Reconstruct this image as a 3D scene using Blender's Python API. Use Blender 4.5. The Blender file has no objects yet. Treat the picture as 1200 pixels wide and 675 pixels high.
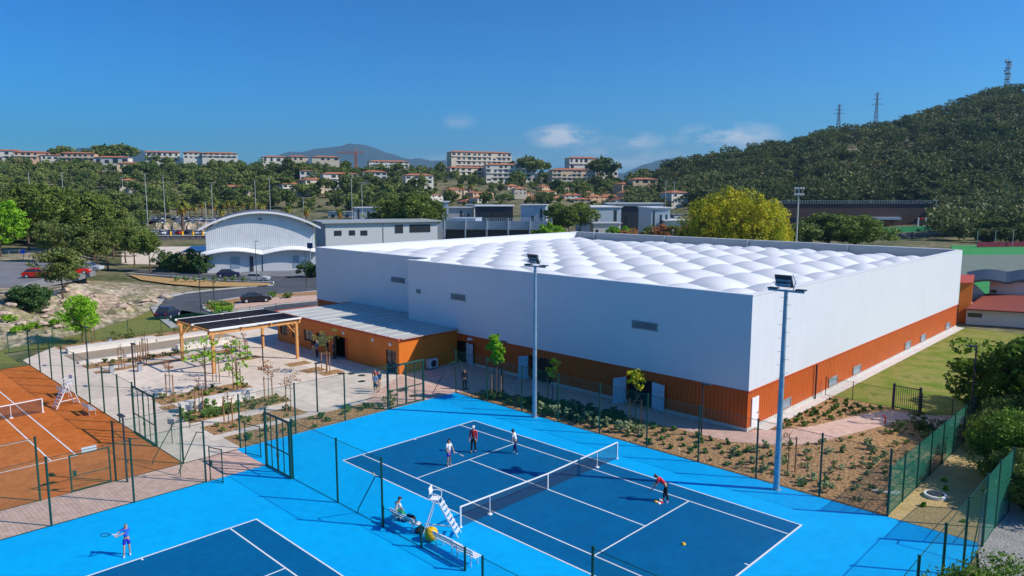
import bpy, bmesh, math, random
import numpy as np
from mathutils import Vector, Matrix, noise as mn
R = math.radians
random.seed(7); rng = np.random.default_rng(7)
sc = bpy.context.scene
COL = bpy.data.collections.new("place"); sc.collection.children.link(COL)

# ------------------------------------------------------------------ camera
CAM = Vector((37.147, -34.234, 16.202)); YAW = 2.342952; PIT = -0.130216; FPX = 850.0
cd = bpy.data.cameras.new("camera"); cam = bpy.data.objects.new("camera", cd); COL.objects.link(cam)
cam.location = CAM; cam.rotation_euler = (math.pi/2+PIT, 0, YAW-math.pi/2)
cd.sensor_fit = 'HORIZONTAL'; cd.sensor_width = 36; cd.lens = 36*FPX/1200; cd.clip_start = .5; cd.clip_end = 60000
sc.camera = cam
FW = Vector((math.cos(YAW), math.sin(YAW), 0)); RT = Vector((math.sin(YAW), -math.cos(YAW), 0))
def _ray(px, py):
    F = Vector((math.cos(YAW)*math.cos(PIT), math.sin(YAW)*math.cos(PIT), math.sin(PIT)))
    U = RT.cross(F)
    return F + RT*((px-600)/FPX) + U*((337.5-py)/FPX)
def G(px, py, z=0):          # survey helper: the ground point seen at that spot of the photograph
    d = _ray(px, py); return CAM + d*((z-CAM.z)/d.z)
def at(px, Y):               # ground position on that bearing, Y metres ahead
    p = CAM + FW*Y + RT*((px-600)/FPX*Y*0.9915); return (p.x, p.y)
def zrow(py, Y):             # height seen at that row, Y metres ahead
    d = _ray(600, py); return CAM.z + d.z/math.hypot(d.x, d.y)*Y
def lat_fwd(x, y):
    v = Vector((x-CAM.x, y-CAM.y, 0)); return v.dot(RT), v.dot(FW)

# ------------------------------------------------------------------ materials
def newmat(n):
    m = bpy.data.materials.new(n); m.use_nodes = True
    nt = m.node_tree; b = nt.nodes["Principled BSDF"]; return m, nt, b
def setin(b, **k):
    for a, v in k.items(): b.inputs[a.replace('_', ' ')].default_value = v
def col4(c): return (c[0], c[1], c[2], 1)
def mat(n, c, rough=.7, metal=0, var=.12, scale=3.0, spec=.3, bump=0, bscale=30, c2=None, detail=4, rnd=0):
    m, nt, b = newmat(n); N = nt.nodes; L = nt.links
    b.inputs['Roughness'].default_value = rough; b.inputs['Metallic'].default_value = metal
    b.inputs['Specular IOR Level'].default_value = spec
    geo = N.new('ShaderNodeNewGeometry'); t = N.new('ShaderNodeTexNoise'); t.inputs['Scale'].default_value = scale; t.inputs['Detail'].default_value = detail
    L.new(geo.outputs['Position'], t.inputs['Vector'])
    r = N.new('ShaderNodeValToRGB'); L.new(t.outputs['Fac'], r.inputs['Fac'])
    r.color_ramp.elements[0].position = .33; r.color_ramp.elements[1].position = .67
    a = c2 if c2 else tuple(min(1, v*(1+var)) for v in c); d = c if c2 else tuple(v*(1-var) for v in c)
    r.color_ramp.elements[0].color = col4(d); r.color_ramp.elements[1].color = col4(a)
    out = r.outputs['Color']
    if rnd:
        oi = N.new('ShaderNodeObjectInfo'); hs = N.new('ShaderNodeHueSaturation')
        mr = N.new('ShaderNodeMapRange'); mr.inputs['To Min'].default_value = 1-rnd; mr.inputs['To Max'].default_value = 1+rnd
        L.new(oi.outputs['Random'], mr.inputs['Value']); L.new(mr.outputs['Result'], hs.inputs['Value'])
        L.new(out, hs.inputs['Color']); out = hs.outputs['Color']
    L.new(out, b.inputs['Base Color'])
    if bump:
        t2 = N.new('ShaderNodeTexNoise'); t2.inputs['Scale'].default_value = bscale; t2.inputs['Detail'].default_value = 5
        L.new(geo.outputs['Position'], t2.inputs['Vector'])
        bp = N.new('ShaderNodeBump'); bp.inputs['Strength'].default_value = bump; bp.inputs['Distance'].default_value = .1
        L.new(t2.outputs['Fac'], bp.inputs['Height']); L.new(bp.outputs['Normal'], b.inputs['Normal'])
    return m
def multimat(n, cols, scale, rough=.95, bump=.4, bscale=8, fine=12, finevar=.35):
    """ground with several patchy colours plus fine speckle"""
    m, nt, b = newmat(n); N = nt.nodes; L = nt.links
    b.inputs['Roughness'].default_value = rough; b.inputs['Specular IOR Level'].default_value = .15
    geo = N.new('ShaderNodeNewGeometry'); t = N.new('ShaderNodeTexNoise'); t.inputs['Scale'].default_value = scale; t.inputs['Detail'].default_value = 7; t.inputs['Roughness'].default_value = .65
    L.new(geo.outputs['Position'], t.inputs['Vector'])
    r = N.new('ShaderNodeValToRGB'); L.new(t.outputs['Fac'], r.inputs['Fac'])
    n_ = len(cols); els = r.color_ramp.elements
    while len(els) < n_: els.new(.5)
    for i, c in enumerate(cols):
        els[i].position = .3+.4*i/(n_-1); els[i].color = col4(c)
    t2 = N.new('ShaderNodeTexNoise'); t2.inputs['Scale'].default_value = fine; t2.inputs['Detail'].default_value = 3
    L.new(geo.outputs['Position'], t2.inputs['Vector'])
    mr = N.new('ShaderNodeMapRange'); mr.inputs['From Min'].default_value = .3; mr.inputs['From Max'].default_value = .7
    mr.inputs['To Min'].default_value = 1-finevar; mr.inputs['To Max'].default_value = 1+finevar
    L.new(t2.outputs['Fac'], mr.inputs['Value'])
    mx = N.new('ShaderNodeVectorMath'); mx.operation = 'SCALE'
    L.new(r.outputs['Color'], mx.inputs[0]); L.new(mr.outputs['Result'], mx.inputs['Scale']); L.new(mx.outputs[0], b.inputs['Base Color'])
    t3 = N.new('ShaderNodeTexNoise'); t3.inputs['Scale'].default_value = bscale; t3.inputs['Detail'].default_value = 6
    L.new(geo.outputs['Position'], t3.inputs['Vector'])
    bp = N.new('ShaderNodeBump'); bp.inputs['Strength'].default_value = bump; bp.inputs['Distance'].default_value = .15
    L.new(t3.outputs['Fac'], bp.inputs['Height']); L.new(bp.outputs['Normal'], b.inputs['Normal'])
    return m
def rib(n, c, rough, per, axis='X', var=.06, strength=.6, metal=0):
    """sheet metal with ribs at a spacing of per metres along an axis"""
    m = mat(n, c, rough, metal, var, .6, spec=.3); nt = m.node_tree; N = nt.nodes; L = nt.links; b = N["Principled BSDF"]
    geo = N.new('ShaderNodeNewGeometry'); sx = N.new('ShaderNodeSeparateXYZ'); L.new(geo.outputs['Position'], sx.inputs[0])
    if axis == 'XY':
        ad = N.new('ShaderNodeMath'); ad.operation = 'ADD'; L.new(sx.outputs['X'], ad.inputs[0]); L.new(sx.outputs['Y'], ad.inputs[1]); o = ad.outputs[0]
    else: o = sx.outputs[axis]
    mu = N.new('ShaderNodeMath'); mu.operation = 'MULTIPLY'; mu.inputs[1].default_value = 2*math.pi/per; L.new(o, mu.inputs[0])
    si = N.new('ShaderNodeMath'); si.operation = 'SINE'; L.new(mu.outputs[0], si.inputs[0])
    bp = N.new('ShaderNodeBump'); bp.inputs['Strength'].default_value = strength; bp.inputs['Distance'].default_value = .03
    L.new(si.outputs[0], bp.inputs['Height']); L.new(bp.outputs['Normal'], b.inputs['Normal'])
    return m
def grid_mat(n, c, cj, sx_, sy_, joint=.02, var=.1, scale=1.2, rough=.85):
    """paving: slabs with joints"""
    m = mat(n, c, rough, 0, var, scale, spec=.2, bump=.15, bscale=20); nt = m.node_tree; N = nt.nodes; L = nt.links; b = N["Principled BSDF"]
    geo = N.new('ShaderNodeNewGeometry'); br = N.new('ShaderNodeTexBrick'); L.new(geo.outputs['Position'], br.inputs['Vector'])
    br.inputs['Scale'].default_value = 1; br.inputs['Brick Width'].default_value = sx_; br.inputs['Row Height'].default_value = sy_
    br.inputs['Mortar Size'].default_value = joint; br.inputs['Color1'].default_value = (1, 1, 1, 1); br.inputs['Color2'].default_value = (.86, .86, .86, 1)
    br.inputs['Mortar'].default_value = col4([cj[i]/c[i] for i in range(3)])
    src = b.inputs['Base Color'].links[0].from_socket
    mx = N.new('ShaderNodeVectorMath'); mx.operation = 'MULTIPLY'; L.new(src, mx.inputs[0]); L.new(br.outputs['Color'], mx.inputs[1]); L.new(mx.outputs[0], b.inputs['Base Color'])
    return m
def leafmat(n, c, c2, scale=.8, trans=.25, rnd=.15):
    c = tuple(v*1.6 for v in c); c2 = tuple(v*1.6 for v in c2)
    m = mat(n, c, .6, 0, 0, scale, spec=.2, c2=c2, rnd=rnd, detail=3); nt = m.node_tree; N = nt.nodes; L = nt.links; b = N["Principled BSDF"]
    tr = N.new('ShaderNodeBsdfTranslucent'); ms = N.new('ShaderNodeMixShader'); ms.inputs[0].default_value = trans
    src = b.inputs['Base Color'].links[0].from_socket; L.new(src, tr.inputs['Color'])
    out = [x for x in N if x.type == 'OUTPUT_MATERIAL'][0]
    L.new(b.outputs[0], ms.inputs[1]); L.new(tr.outputs[0], ms.inputs[2]); L.new(ms.outputs[0], out.inputs['Surface'])
    return m
def meshmat(n, c, fac):
    """fine welded wire mesh seen from afar: mostly open"""
    m, nt, b = newmat(n); N = nt.nodes; L = nt.links
    b.inputs['Base Color'].default_value = col4(c); b.inputs['Roughness'].default_value = .6
    tr = N.new('ShaderNodeBsdfTransparent'); ms = N.new('ShaderNodeMixShader'); ms.inputs[0].default_value = fac
    out = [x for x in N if x.type == 'OUTPUT_MATERIAL'][0]
    L.new(tr.outputs[0], ms.inputs[1]); L.new(b.outputs[0], ms.inputs[2]); L.new(ms.outputs[0], out.inputs['Surface'])
    return m
M = {}
M['blue'] = multimat('acrylic_light_blue', [(.0, .36, .76), (.0, .42, .85), (.0, .38, .80), (.004, .41, .82)], .22, rough=.6, bump=.02, fine=2.2, finevar=.06)
M['dblue'] = multimat('acrylic_dark_blue', [(.0, .105, .26), (.0, .125, .30), (.0, .112, .275), (.004, .12, .28)], .3, rough=.6, bump=.02, fine=2.5, finevar=.08)
M['line'] = mat('white_line_paint', (.78, .8, .8), .6, var=.03)
M['clay'] = multimat('red_clay', [(.46, .115, .02), (.60, .17, .035), (.50, .13, .022), (.66, .22, .06)], .5, bump=.1, fine=3, finevar=.12)
M['plaza'] = mat('beige_concrete', (.56, .50, .42), .9, var=.07, scale=.5, bump=.1)
M['plaza'] = grid_mat('beige_concrete_slabs', (.78, .66, .54), (.58, .49, .40), 3.0, 3.0, .03)
M['pink'] = grid_mat('pink_pavers', (.72, .48, .38), (.52, .35, .28), .4, .2, .02, var=.12, scale=2)
M['gravelpath'] = mat('stabilised_sand', (.36, .29, .21), .95, var=.1, scale=1.5, bump=.3)
M['whiteconc'] = mat('pale_cast_concrete', (.68, .64, .58), .8, var=.06, scale=1)
M['mulch'] = multimat('bark_mulch', [(.24, .13, .06), (.46, .27, .13), (.34, .20, .09), (.58, .38, .21)], 1.2, bump=1, bscale=5, fine=5, finevar=.45)
M['sand'] = multimat('sandy_soil', [(.42, .30, .12), (.54, .39, .18), (.38, .28, .13)], .8, fine=6, finevar=.2)
M['lawn'] = multimat('lawn', [(.12, .19, .014), (.17, .22, .025), (.29, .26, .07), (.09, .16, .014)], .35, bump=.5, fine=7, finevar=.25)
M['dgrass'] = multimat('meadow_green', [(.15, .17, .03), (.22, .21, .05), (.12, .16, .03)], .5, fine=4, finevar=.3)
M['terrain'] = multimat('scrub_ground', [(.06, .08, .03), (.11, .12, .045), (.22, .19, .11), (.08, .10, .035)], .06, fine=.6, finevar=.4)
M['rock'] = multimat('rocky_soil', [(.34, .25, .17), (.46, .35, .26), (.20, .19, .09), (.50, .40, .31), (.26, .21, .13)], .22, bump=1.0, bscale=1.6, fine=1.5, finevar=.45)
M['rockface'] = multimat('pale_rock', [(.42, .30, .22), (.55, .43, .34), (.32, .25, .20)], .6, fine=3, finevar=.3)
M['asphalt'] = mat('asphalt', (.085, .092, .105), .9, var=.2, scale=.3, bump=.1)
M['oldasph'] = mat('worn_asphalt', (.20, .20, .21), .9, var=.15, scale=.3, bump=.1)
M['kerb'] = mat('kerb_concrete', (.45, .43, .40), .85, var=.1)
M['ochre'] = multimat('ochre_gravel', [(.52, .31, .11), (.45, .30, .14)], .5)
M['white_clad'] = rib('white_cladding', (.69, .71, .74), .45, 1.2, 'XY', var=.015, strength=.06)
_b = M['white_clad'].node_tree; _N = _b.nodes; _L = _b.links; _p = _N['Principled BSDF']
_g = _N.new('ShaderNodeNewGeometry'); _s = _N.new('ShaderNodeSeparateXYZ'); _L.new(_g.outputs['Position'], _s.inputs[0]); _a = _N.new('ShaderNodeMath'); _L.new(_s.outputs['X'], _a.inputs[0]); _L.new(_s.outputs['Y'], _a.inputs[1])
_c = _N.new('ShaderNodeCombineXYZ'); _L.new(_a.outputs[0], _c.inputs[0]); _L.new(_s.outputs['Z'], _c.inputs[1])
_k = _N.new('ShaderNodeTexBrick'); _L.new(_c.outputs[0], _k.inputs['Vector']); _k.offset = 0; _k.inputs['Scale'].default_value = 1; _k.inputs['Brick Width'].default_value = 1.15; _k.inputs['Row Height'].default_value = 3.3; _k.inputs['Mortar Size'].default_value = .018; _k.inputs['Color1'].default_value = (1, 1, 1, 1); _k.inputs['Color2'].default_value = (.975, .98, .982, 1); _k.inputs['Mortar'].default_value = (.90, .91, .92, 1)
_m = _N.new('ShaderNodeVectorMath'); _m.operation = 'MULTIPLY'; _L.new(_p.inputs['Base Color'].links[0].from_socket, _m.inputs[0]); _L.new(_k.outputs['Color'], _m.inputs[1]); _L.new(_m.outputs[0], _p.inputs['Base Color'])
M['orange_clad'] = rib('orange_cladding', (.50, .095, .012), .5, .3, 'XY', strength=.6)
M['annexwall'] = rib('orange_cladding_smooth', (.68, .175, .02), .5, .3, 'XY', strength=.2)
M['trim'] = mat('orange_trim', (.55, .09, .03), .5)
M['membrane'] = mat('white_membrane', (.74, .75, .76), .5, var=.02, scale=.2, spec=.3)
M['parapet'] = mat('grey_shade_and_roof', (.36, .39, .40), .5, var=.05)  # shade tone of the inner parapet, also a plain roof colour
M['annexroof'] = mat('pale_roof_membrane', (.52, .53, .50), .6, var=.08, scale=.5)
M['plinth'] = mat('concrete_plinth', (.55, .53, .49), .85)
M['grey'] = mat('grey_metal', (.35, .37, .40), .5, .3)
M['lgrey'] = mat('light_grey_wall', (.52, .54, .56), .7, var=.04)
M['dgrey'] = mat('dark_grey_metal', (.05, .055, .065), .5, .3)
M['darkroof'] = mat('dark_roof_sheet', (.13, .14, .15), .6)
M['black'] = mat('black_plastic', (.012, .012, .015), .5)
M['glass'] = mat('window_glass', (.03, .04, .05), .08, spec=.6)
M['blueglass'] = mat('blue_grey_glass', (.25, .33, .40), .12, spec=.6)
M['doorblue'] = mat('pale_steel_door', (.42, .58, .68), .5)
M['white'] = mat('white_paint', (.8, .8, .8), .5, var=.03)
M['green'] = mat('green_coated_steel', (.004, .060, .042), .45, var=.1, spec=.4)
M['greenmesh'] = meshmat('green_wire_mesh', (.01, .16, .10), .12)
M['densemesh'] = meshmat('dense_green_mesh', (.01, .20, .13), .45)
M['net'] = meshmat('tennis_net', (.02, .03, .05), .45)
M['mast'] = mat('galvanised_mast', (.30, .42, .50), .45, .35, spec=.5)
M['wood'] = mat('pale_timber', (.62, .30, .10), .6, var=.15, scale=4)
M['stake'] = mat('round_timber_stake', (.33, .17, .08), .8, var=.15, scale=4)
M['bark'] = mat('bark', (.13, .09, .065), .95, var=.3, scale=3, bump=.8, bscale=12)
M['pv'] = grid_mat('dark_louvre_blades', (.012, .016, .035), (.12, .13, .16), 1.0, .5, .012, rough=.25)
M['orangeT'] = mat('terracotta_tile', (.42, .16, .08), .85, var=.2, scale=.5)
M['cream'] = mat('cream_render', (.62, .53, .41), .85, var=.06, scale=.2)
M['wh_r'] = mat('white_render', (.68, .63, .55), .85, var=.05, scale=.2)
M['peach'] = mat('peach_render', (.66, .42, .27), .85, var=.06, scale=.2)
M['yel_r'] = mat('yellow_render', (.68, .50, .32), .85, var=.06, scale=.2)
M['brownclad'] = rib('weathered_brown_slats', (.09, .055, .05), .8, .5, 'XY', strength=.8)
M['bluewall'] = mat('blue_grey_panel', (.40, .47, .53), .6)
M['turf'] = mat('synthetic_turf', (.04, .28, .07), .9, var=.1, scale=.3)
M['turfgrey'] = mat('grey_green_turf', (.17, .21, .17), .9, var=.1, scale=.3)
M['redroof'] = mat('red_brown_roof', (.25, .06, .04), .8, var=.1)
M['redpaint'] = mat('red_paint', (.55, .02, .02), .5)
M['maroon'] = mat('maroon_board', (.25, .02, .05), .6)
M['crane'] = mat('crane_orange', (.6, .2, .08), .6)
M['yellow'] = mat('yellow_plastic', (.85, .48, .01), .4)
M['gravel'] = multimat('grey_gravel', [(.25, .24, .23), (.36, .34, .32)], 1.0)
M['wallstone'] = multimat('rubble_stone', [(.16, .12, .11), (.34, .29, .27), (.24, .19, .17)], .5, fine=.9, finevar=.4)
M['leaf_pine'] = leafmat('pine_needles', (.055, .088, .018), (.155, .20, .038), .35, rnd=.22)
M['leaf_far'] = leafmat('far_pine_foliage', (.042, .074, .018), (.165, .195, .048), .045, rnd=.3)
M['leaf_hill'] = leafmat('hill_oak_foliage', (.032, .056, .018), (.110, .130, .040), .025, rnd=0)
M['leaf_lime'] = leafmat('lime_leaves', (.10, .22, .012), (.19, .34, .02), .5)
M['leaf_yel'] = leafmat('spring_yellow_leaves', (.22, .25, .012), (.44, .38, .02), .25)
M['leaf_oliv'] = leafmat('olive_green_leaves', (.09, .12, .03), (.16, .19, .05), .5)
M['leaf_dark'] = leafmat('dark_shrub_leaves', (.025, .06, .018), (.06, .12, .03), .5)
M['leaf_bright'] = leafmat('bright_pine_tips', (.028, .062, .008), (.12, .20, .018), .9)
M['leaf_brown'] = leafmat('dry_brown_leaves', (.20, .08, .03), (.33, .15, .06), 2)
M['leaf_tuft'] = leafmat('grey_green_tuft', (.20, .24, .10), (.38, .40, .22), 2)
M['leaf_young'] = leafmat('young_shrub_leaves', (.06, .13, .03), (.13, .22, .05), 2)
M['palm'] = leafmat('palm_fronds', (.10, .15, .02), (.22, .22, .03), 1)
M['palmdry'] = leafmat('dry_palm_skirt', (.35, .20, .04), (.45, .28, .06), 1)
M['skin'] = mat('skin', (.50, .27, .18), .6, var=.03)
M['hair'] = mat('brown_hair', (.05, .025, .015), .6)
for n_, c_ in dict(c_red=(.6, .02, .03), c_white=(.8, .8, .8), c_black=(.015, .015, .022), c_navy=(.01, .03, .12), c_blue=(.03, .15, .75),
                   c_royal=(.02, .03, .45), c_light=(.25, .40, .70), c_beige=(.5, .38, .28), c_teal=(.02, .10, .28), c_green=(.02, .25, .10)).items():
    M[n_] = mat('cloth_'+n_[2:], c_, .85, var=.08, scale=6)
for n_, c_ in dict(p_white=(.75, .76, .78), p_black=(.02, .02, .025), p_red=(.65, .02, .01), p_blue=(.05, .12, .35), p_grey=(.28, .30, .33), p_navy=(.02, .03, .08), p_silver=(.5, .52, .55)).items():
    M[n_] = mat('car_paint_'+n_[2:], c_, .3, .2, var=.02, spec=.5)

# ------------------------------------------------------------------ mesh helpers
class MB:
    def __init__(s): s.v = []; s.f = []
    def quad(s, *p):
        n = len(s.v); s.v += [tuple(q) for q in p]; s.f.append(tuple(range(n, n+len(p)))); return s
    poly = quad
    def hull(s, a, b):   # two rings of equal length
        n = len(s.v); k = len(a); s.v += [tuple(q) for q in a]+[tuple(q) for q in b]
        for i in range(k):
            j = (i+1) % k; s.f.append((n+i, n+j, n+k+j, n+k+i))
        s.f.append(tuple(n+i for i in reversed(range(k)))); s.f.append(tuple(n+k+i for i in range(k))); return s
    def box(s, x0, x1, y0, y1, z0, z1):
        return s.hull([(x0, y0, z0), (x1, y0, z0), (x1, y1, z0), (x0, y1, z0)], [(x0, y0, z1), (x1, y0, z1), (x1, y1, z1), (x0, y1, z1)])
    def obox(s, c, size, rz=0, ry=0, rx=0):
        m = Matrix.Translation(c) @ Matrix.Rotation(rz, 4, 'Z') @ Matrix.Rotation(ry, 4, 'Y') @ Matrix.Rotation(rx, 4, 'X')
        a, b, d = size[0]/2, size[1]/2, size[2]/2
        P = [m @ Vector(q) for q in [(-a, -b, -d), (a, -b, -d), (a, b, -d), (-a, b, -d), (-a, -b, d), (a, -b, d), (a, b, d), (-a, b, d)]]
        return s.hull(P[:4], P[4:])
    def prism(s, pts, z0, z1):
        return s.hull([(x, y, z0) for x, y in pts], [(x, y, z1) for x, y in pts])
    def tube(s, p, q, r0, r1=None, n=8):
        r1 = r0 if r1 is None else r1; p = Vector(p); q = Vector(q); d = (q-p).normalized()
        a = d.orthogonal().normalized(); b = d.cross(a)
        ring = lambda c, r: [c+(a*math.cos(2*math.pi*i/n)+b*math.sin(2*math.pi*i/n))*r for i in range(n)]
        return s.hull(ring(p, r0), ring(q, r1))
    def path(s, pts, r, n=6):
        for a, b in zip(pts[:-1], pts[1:]): s.tube(a, b, r, r, n)
        return s
    def lathe(s, prof, n=12, c=(0, 0, 0)):
        k = len(s.v)
        for r, z in prof:
            for i in range(n):
                t = 2*math.pi*i/n; s.v.append((c[0]+r*math.cos(t), c[1]+r*math.sin(t), c[2]+z))
        for j in range(len(prof)-1):
            for i in range(n):
                i2 = (i+1) % n; s.f.append((k+j*n+i, k+j*n+i2, k+(j+1)*n+i2, k+(j+1)*n+i))
        s.f.append(tuple(k+i for i in reversed(range(n)))); s.f.append(tuple(k+(len(prof)-1)*n+i for i in range(n))); return s
    def leaves(s, C, size, r=None):   # C: (n,3) centres -> one small quad each, random orientation
        r = r or rng; C = np.asarray(C); n = len(C)
        a = r.normal(size=(n, 3)); a /= np.linalg.norm(a, axis=1)[:, None]
        b = np.cross(a, r.normal(size=(n, 3))); b /= np.linalg.norm(b, axis=1)[:, None]
        sz = (size*r.uniform(.6, 1.3, n))[:, None]; a = a*sz; b = b*sz*.62
        k = len(s.v); V = np.stack([C-a-b*.5, C+b, C+a-b*.3, C-b], 1).reshape(-1, 3)
        s.v += [tuple(x) for x in V.tolist()]; s.f += [(k+4*i, k+4*i+1, k+4*i+2, k+4*i+3) for i in range(n)]; return s
    def mesh(s, name, m, smooth=False):
        me = bpy.data.meshes.new(name); me.from_pydata(s.v, [], s.f); me.materials.append(m)
        if smooth: me.polygons.foreach_set('use_smooth', [True]*len(me.polygons))
        me.update(); return me
    def build(s, name, m, parent=None, world=True, smooth=False, kind=None, label=None):
        if parent is not None and world:
            o_ = Vector((0, 0, 0)); p = parent
            while p: o_ += p.location; p = p.parent
            s.v = [(x-o_.x, y-o_.y, z-o_.z) for x, y, z in s.v]
        o = bpy.data.objects.new(name, s.mesh(name, m, smooth)); COL.objects.link(o)
        if parent is not None: o.parent = parent
        if kind: o['kind'] = kind
        if label: o['label'] = label
        return o
def tag(o, label, cat, group=None, kind=None):
    o['label'] = label; o['category'] = cat
    if group: o['group'] = group
    if kind: o['kind'] = kind
    return o
def thing(name, label, cat, loc=(0, 0, 0), rz=0, group=None):
    o = bpy.data.objects.new(name, None); COL.objects.link(o); o.location = loc; o.rotation_euler.z = rz
    o.empty_display_size = .2
    return tag(o, label, cat, group)
def dup(o, loc=None, rz=None, label=None, scale=None, parent=None, group=None):
    c = o.copy(); COL.objects.link(c); c.parent = parent
    if loc is not None: c.location = loc
    if rz is not None: c.rotation_euler.z = rz
    if scale is not None: c.scale = scale if hasattr(scale, '__len__') else (scale,)*3
    if label: c['label'] = label
    if group: c['group'] = group
    for ch in list(o.children): dup(ch, parent=c)
    return c
def sheet(name, pts, z, m, kind='structure', thick=None):
    mb = MB()
    if thick: mb.prism(pts, z-thick, z)
    else: mb.poly(*[(x, y, z) for x, y in pts])
    o = mb.build(name, m); o['kind'] = kind
    bm = bmesh.new(); bm.from_mesh(o.data); bmesh.ops.triangulate(bm, faces=bm.faces); bmesh.ops.recalc_face_normals(bm, faces=bm.faces)
    if not thick:
        for f in bm.faces:
            if f.normal.z < 0: f.normal_flip()
    bm.to_mesh(o.data); bm.free(); return o
def rect(x0, x1, y0, y1): return [(x0, y0), (x1, y0), (x1, y1), (x0, y1)]
def GP(l, z=0): return [(p.x, p.y) for p in (G(a, b, z) for a, b in l)]
def nz(x, y, z=0, s=1): return mn.noise(Vector((x*s, y*s, z*s)))
def smooth(a, b, x):
    t = min(1, max(0, (x-a)/(b-a))); return t*t*(3-2*t)

# ------------------------------------------------------------------ light, sky
SUN_AZ, SUN_EL = 33.9, 38.3      # direction towards the sun, degrees from +x
w = bpy.data.worlds.new("World"); sc.world = w; w.use_nodes = True
nt = w.node_tree; N = nt.nodes; L = nt.links; bg = N['Background']
sky = N.new('ShaderNodeTexSky'); sky.sky_type = 'NISHITA'; sky.sun_disc = False
sky.sun_elevation = R(SUN_EL); sky.sun_rotation = R(90-SUN_AZ); sky.air_density = 1.0; sky.dust_density = .9; sky.ozone_density = 5.0; sky.altitude = 100
hs = N.new('ShaderNodeHueSaturation'); hs.inputs['Saturation'].default_value = 1.32; hs.inputs['Value'].default_value = 1.0
tn = N.new('ShaderNodeVectorMath'); tn.operation = 'MULTIPLY'; tn.inputs[1].default_value = (.225, .38, .475)
gm = N.new('ShaderNodeGamma'); gm.inputs[1].default_value = 1.5; L.new(sky.outputs[0], gm.inputs[0]); L.new(gm.outputs[0], tn.inputs[0]); L.new(tn.outputs[0], hs.inputs['Color'])
# a few small fair-weather clouds near the horizon
tc = N.new('ShaderNodeTexCoord'); acc = None
def vdir(px, py):
    d = _ray(px, py); return d.normalized()
nzt = N.new('ShaderNodeTexNoise'); nzt.inputs['Scale'].default_value = 16; nzt.inputs['Detail'].default_value = 8; nzt.inputs['Roughness'].default_value = .62
mpn = N.new('ShaderNodeMapping'); mpn.inputs['Scale'].default_value = (1, 1, 2.6); L.new(tc.outputs['Generated'], mpn.inputs[0]); L.new(mpn.outputs[0], nzt.inputs['Vector'])
for (px, py, wx, wz, amt) in [(660, 161, .034, .012, .95), (744, 167, .030, .010, .50), (852, 160, .046, .013, .85), (775, 183, .03, .008, .45), (540, 143, .016, .008, .30), (700, 178, .03, .007, .3), (560, 187, .06, .006, .35), (870, 168, .03, .008, .5), (725, 190, .05, .008, .45)]:
    d = vdir(px, py); hz = Vector((-d.y, d.x, 0)).normalized()
    sub = N.new('ShaderNodeVectorMath'); sub.operation = 'SUBTRACT'; L.new(tc.outputs['Generated'], sub.inputs[0]); sub.inputs[1].default_value = d
    dh = N.new('ShaderNodeVectorMath'); dh.operation = 'DOT_PRODUCT'; L.new(sub.outputs[0], dh.inputs[0]); dh.inputs[1].default_value = hz/wx
    dv = N.new('ShaderNodeVectorMath'); dv.operation = 'DOT_PRODUCT'; L.new(sub.outputs[0], dv.inputs[0]); dv.inputs[1].default_value = Vector((0, 0, 1/wz))
    cb = N.new('ShaderNodeCombineXYZ'); L.new(dh.outputs['Value'], cb.inputs[0]); L.new(dv.outputs['Value'], cb.inputs[1])
    fr = N.new('ShaderNodeVectorMath'); fr.operation = 'DOT_PRODUCT'; L.new(sub.outputs[0], fr.inputs[0]); fr.inputs[1].default_value = d*4
    L.new(fr.outputs['Value'], cb.inputs[2])
    ln = N.new('ShaderNodeVectorMath'); ln.operation = 'LENGTH'; L.new(cb.outputs[0], ln.inputs[0])
    mr = N.new('ShaderNodeMapRange'); mr.inputs['From Min'].default_value = 0; mr.inputs['From Max'].default_value = 1.7; mr.inputs['To Min'].default_value = amt; mr.inputs['To Max'].default_value = 0
    L.new(ln.outputs['Value'], mr.inputs['Value'])
    if acc is None: acc = mr.outputs['Result']
    else:
        mx = N.new('ShaderNodeMath'); mx.operation = 'MAXIMUM'; L.new(acc, mx.inputs[0]); L.new(mr.outputs['Result'], mx.inputs[1]); acc = mx.outputs[0]
m1 = N.new('ShaderNodeMapRange'); m1.inputs['From Min'].default_value = .38; m1.inputs['From Max'].default_value = .60; L.new(nzt.outputs['Fac'], m1.inputs['Value'])
mm = N.new('ShaderNodeMath'); mm.operation = 'MULTIPLY'; L.new(acc, mm.inputs[0]); L.new(m1.outputs['Result'], mm.inputs[1])
mc = N.new('ShaderNodeMath'); mc.operation = 'MULTIPLY'; mc.inputs[1].default_value = 1.7; mc.use_clamp = True; L.new(mm.outputs[0], mc.inputs[0])
mixc = N.new('ShaderNodeMix'); mixc.data_type = 'RGBA'; L.new(mc.outputs[0], mixc.inputs[0]); L.new(hs.outputs[0], mixc.inputs[6]); mixc.inputs[7].default_value = (6.8, 6.9, 7.1, 1)
L.new(mixc.outputs[2], bg.inputs['Color']); bg.inputs['Strength'].default_value = .12
ld = bpy.data.lights.new('sun', 'SUN'); ld.energy = 4.8; ld.angle = R(.5); ld.color = (1, .91, .78)
lo = bpy.data.objects.new('sun', ld); COL.objects.link(lo)
sd = Vector((math.cos(R(SUN_EL))*math.cos(R(SUN_AZ)), math.cos(R(SUN_EL))*math.sin(R(SUN_AZ)), math.sin(R(SUN_EL))))
lo.rotation_euler = sd.to_track_quat('Z', 'Y').to_euler(); lo.location = (0, 0, 80)
vs = sc.view_settings; vs.view_transform = 'Standard'; vs.look = 'None'; vs.exposure = .15; vs.gamma = 1; vs.use_curve_mapping = False
sc.cycles.volume_bounces = 0; sc.cycles.transparent_max_bounces = 16; sc.cycles.max_bounces = 6
sc.render.engine = 'CYCLES'

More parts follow.
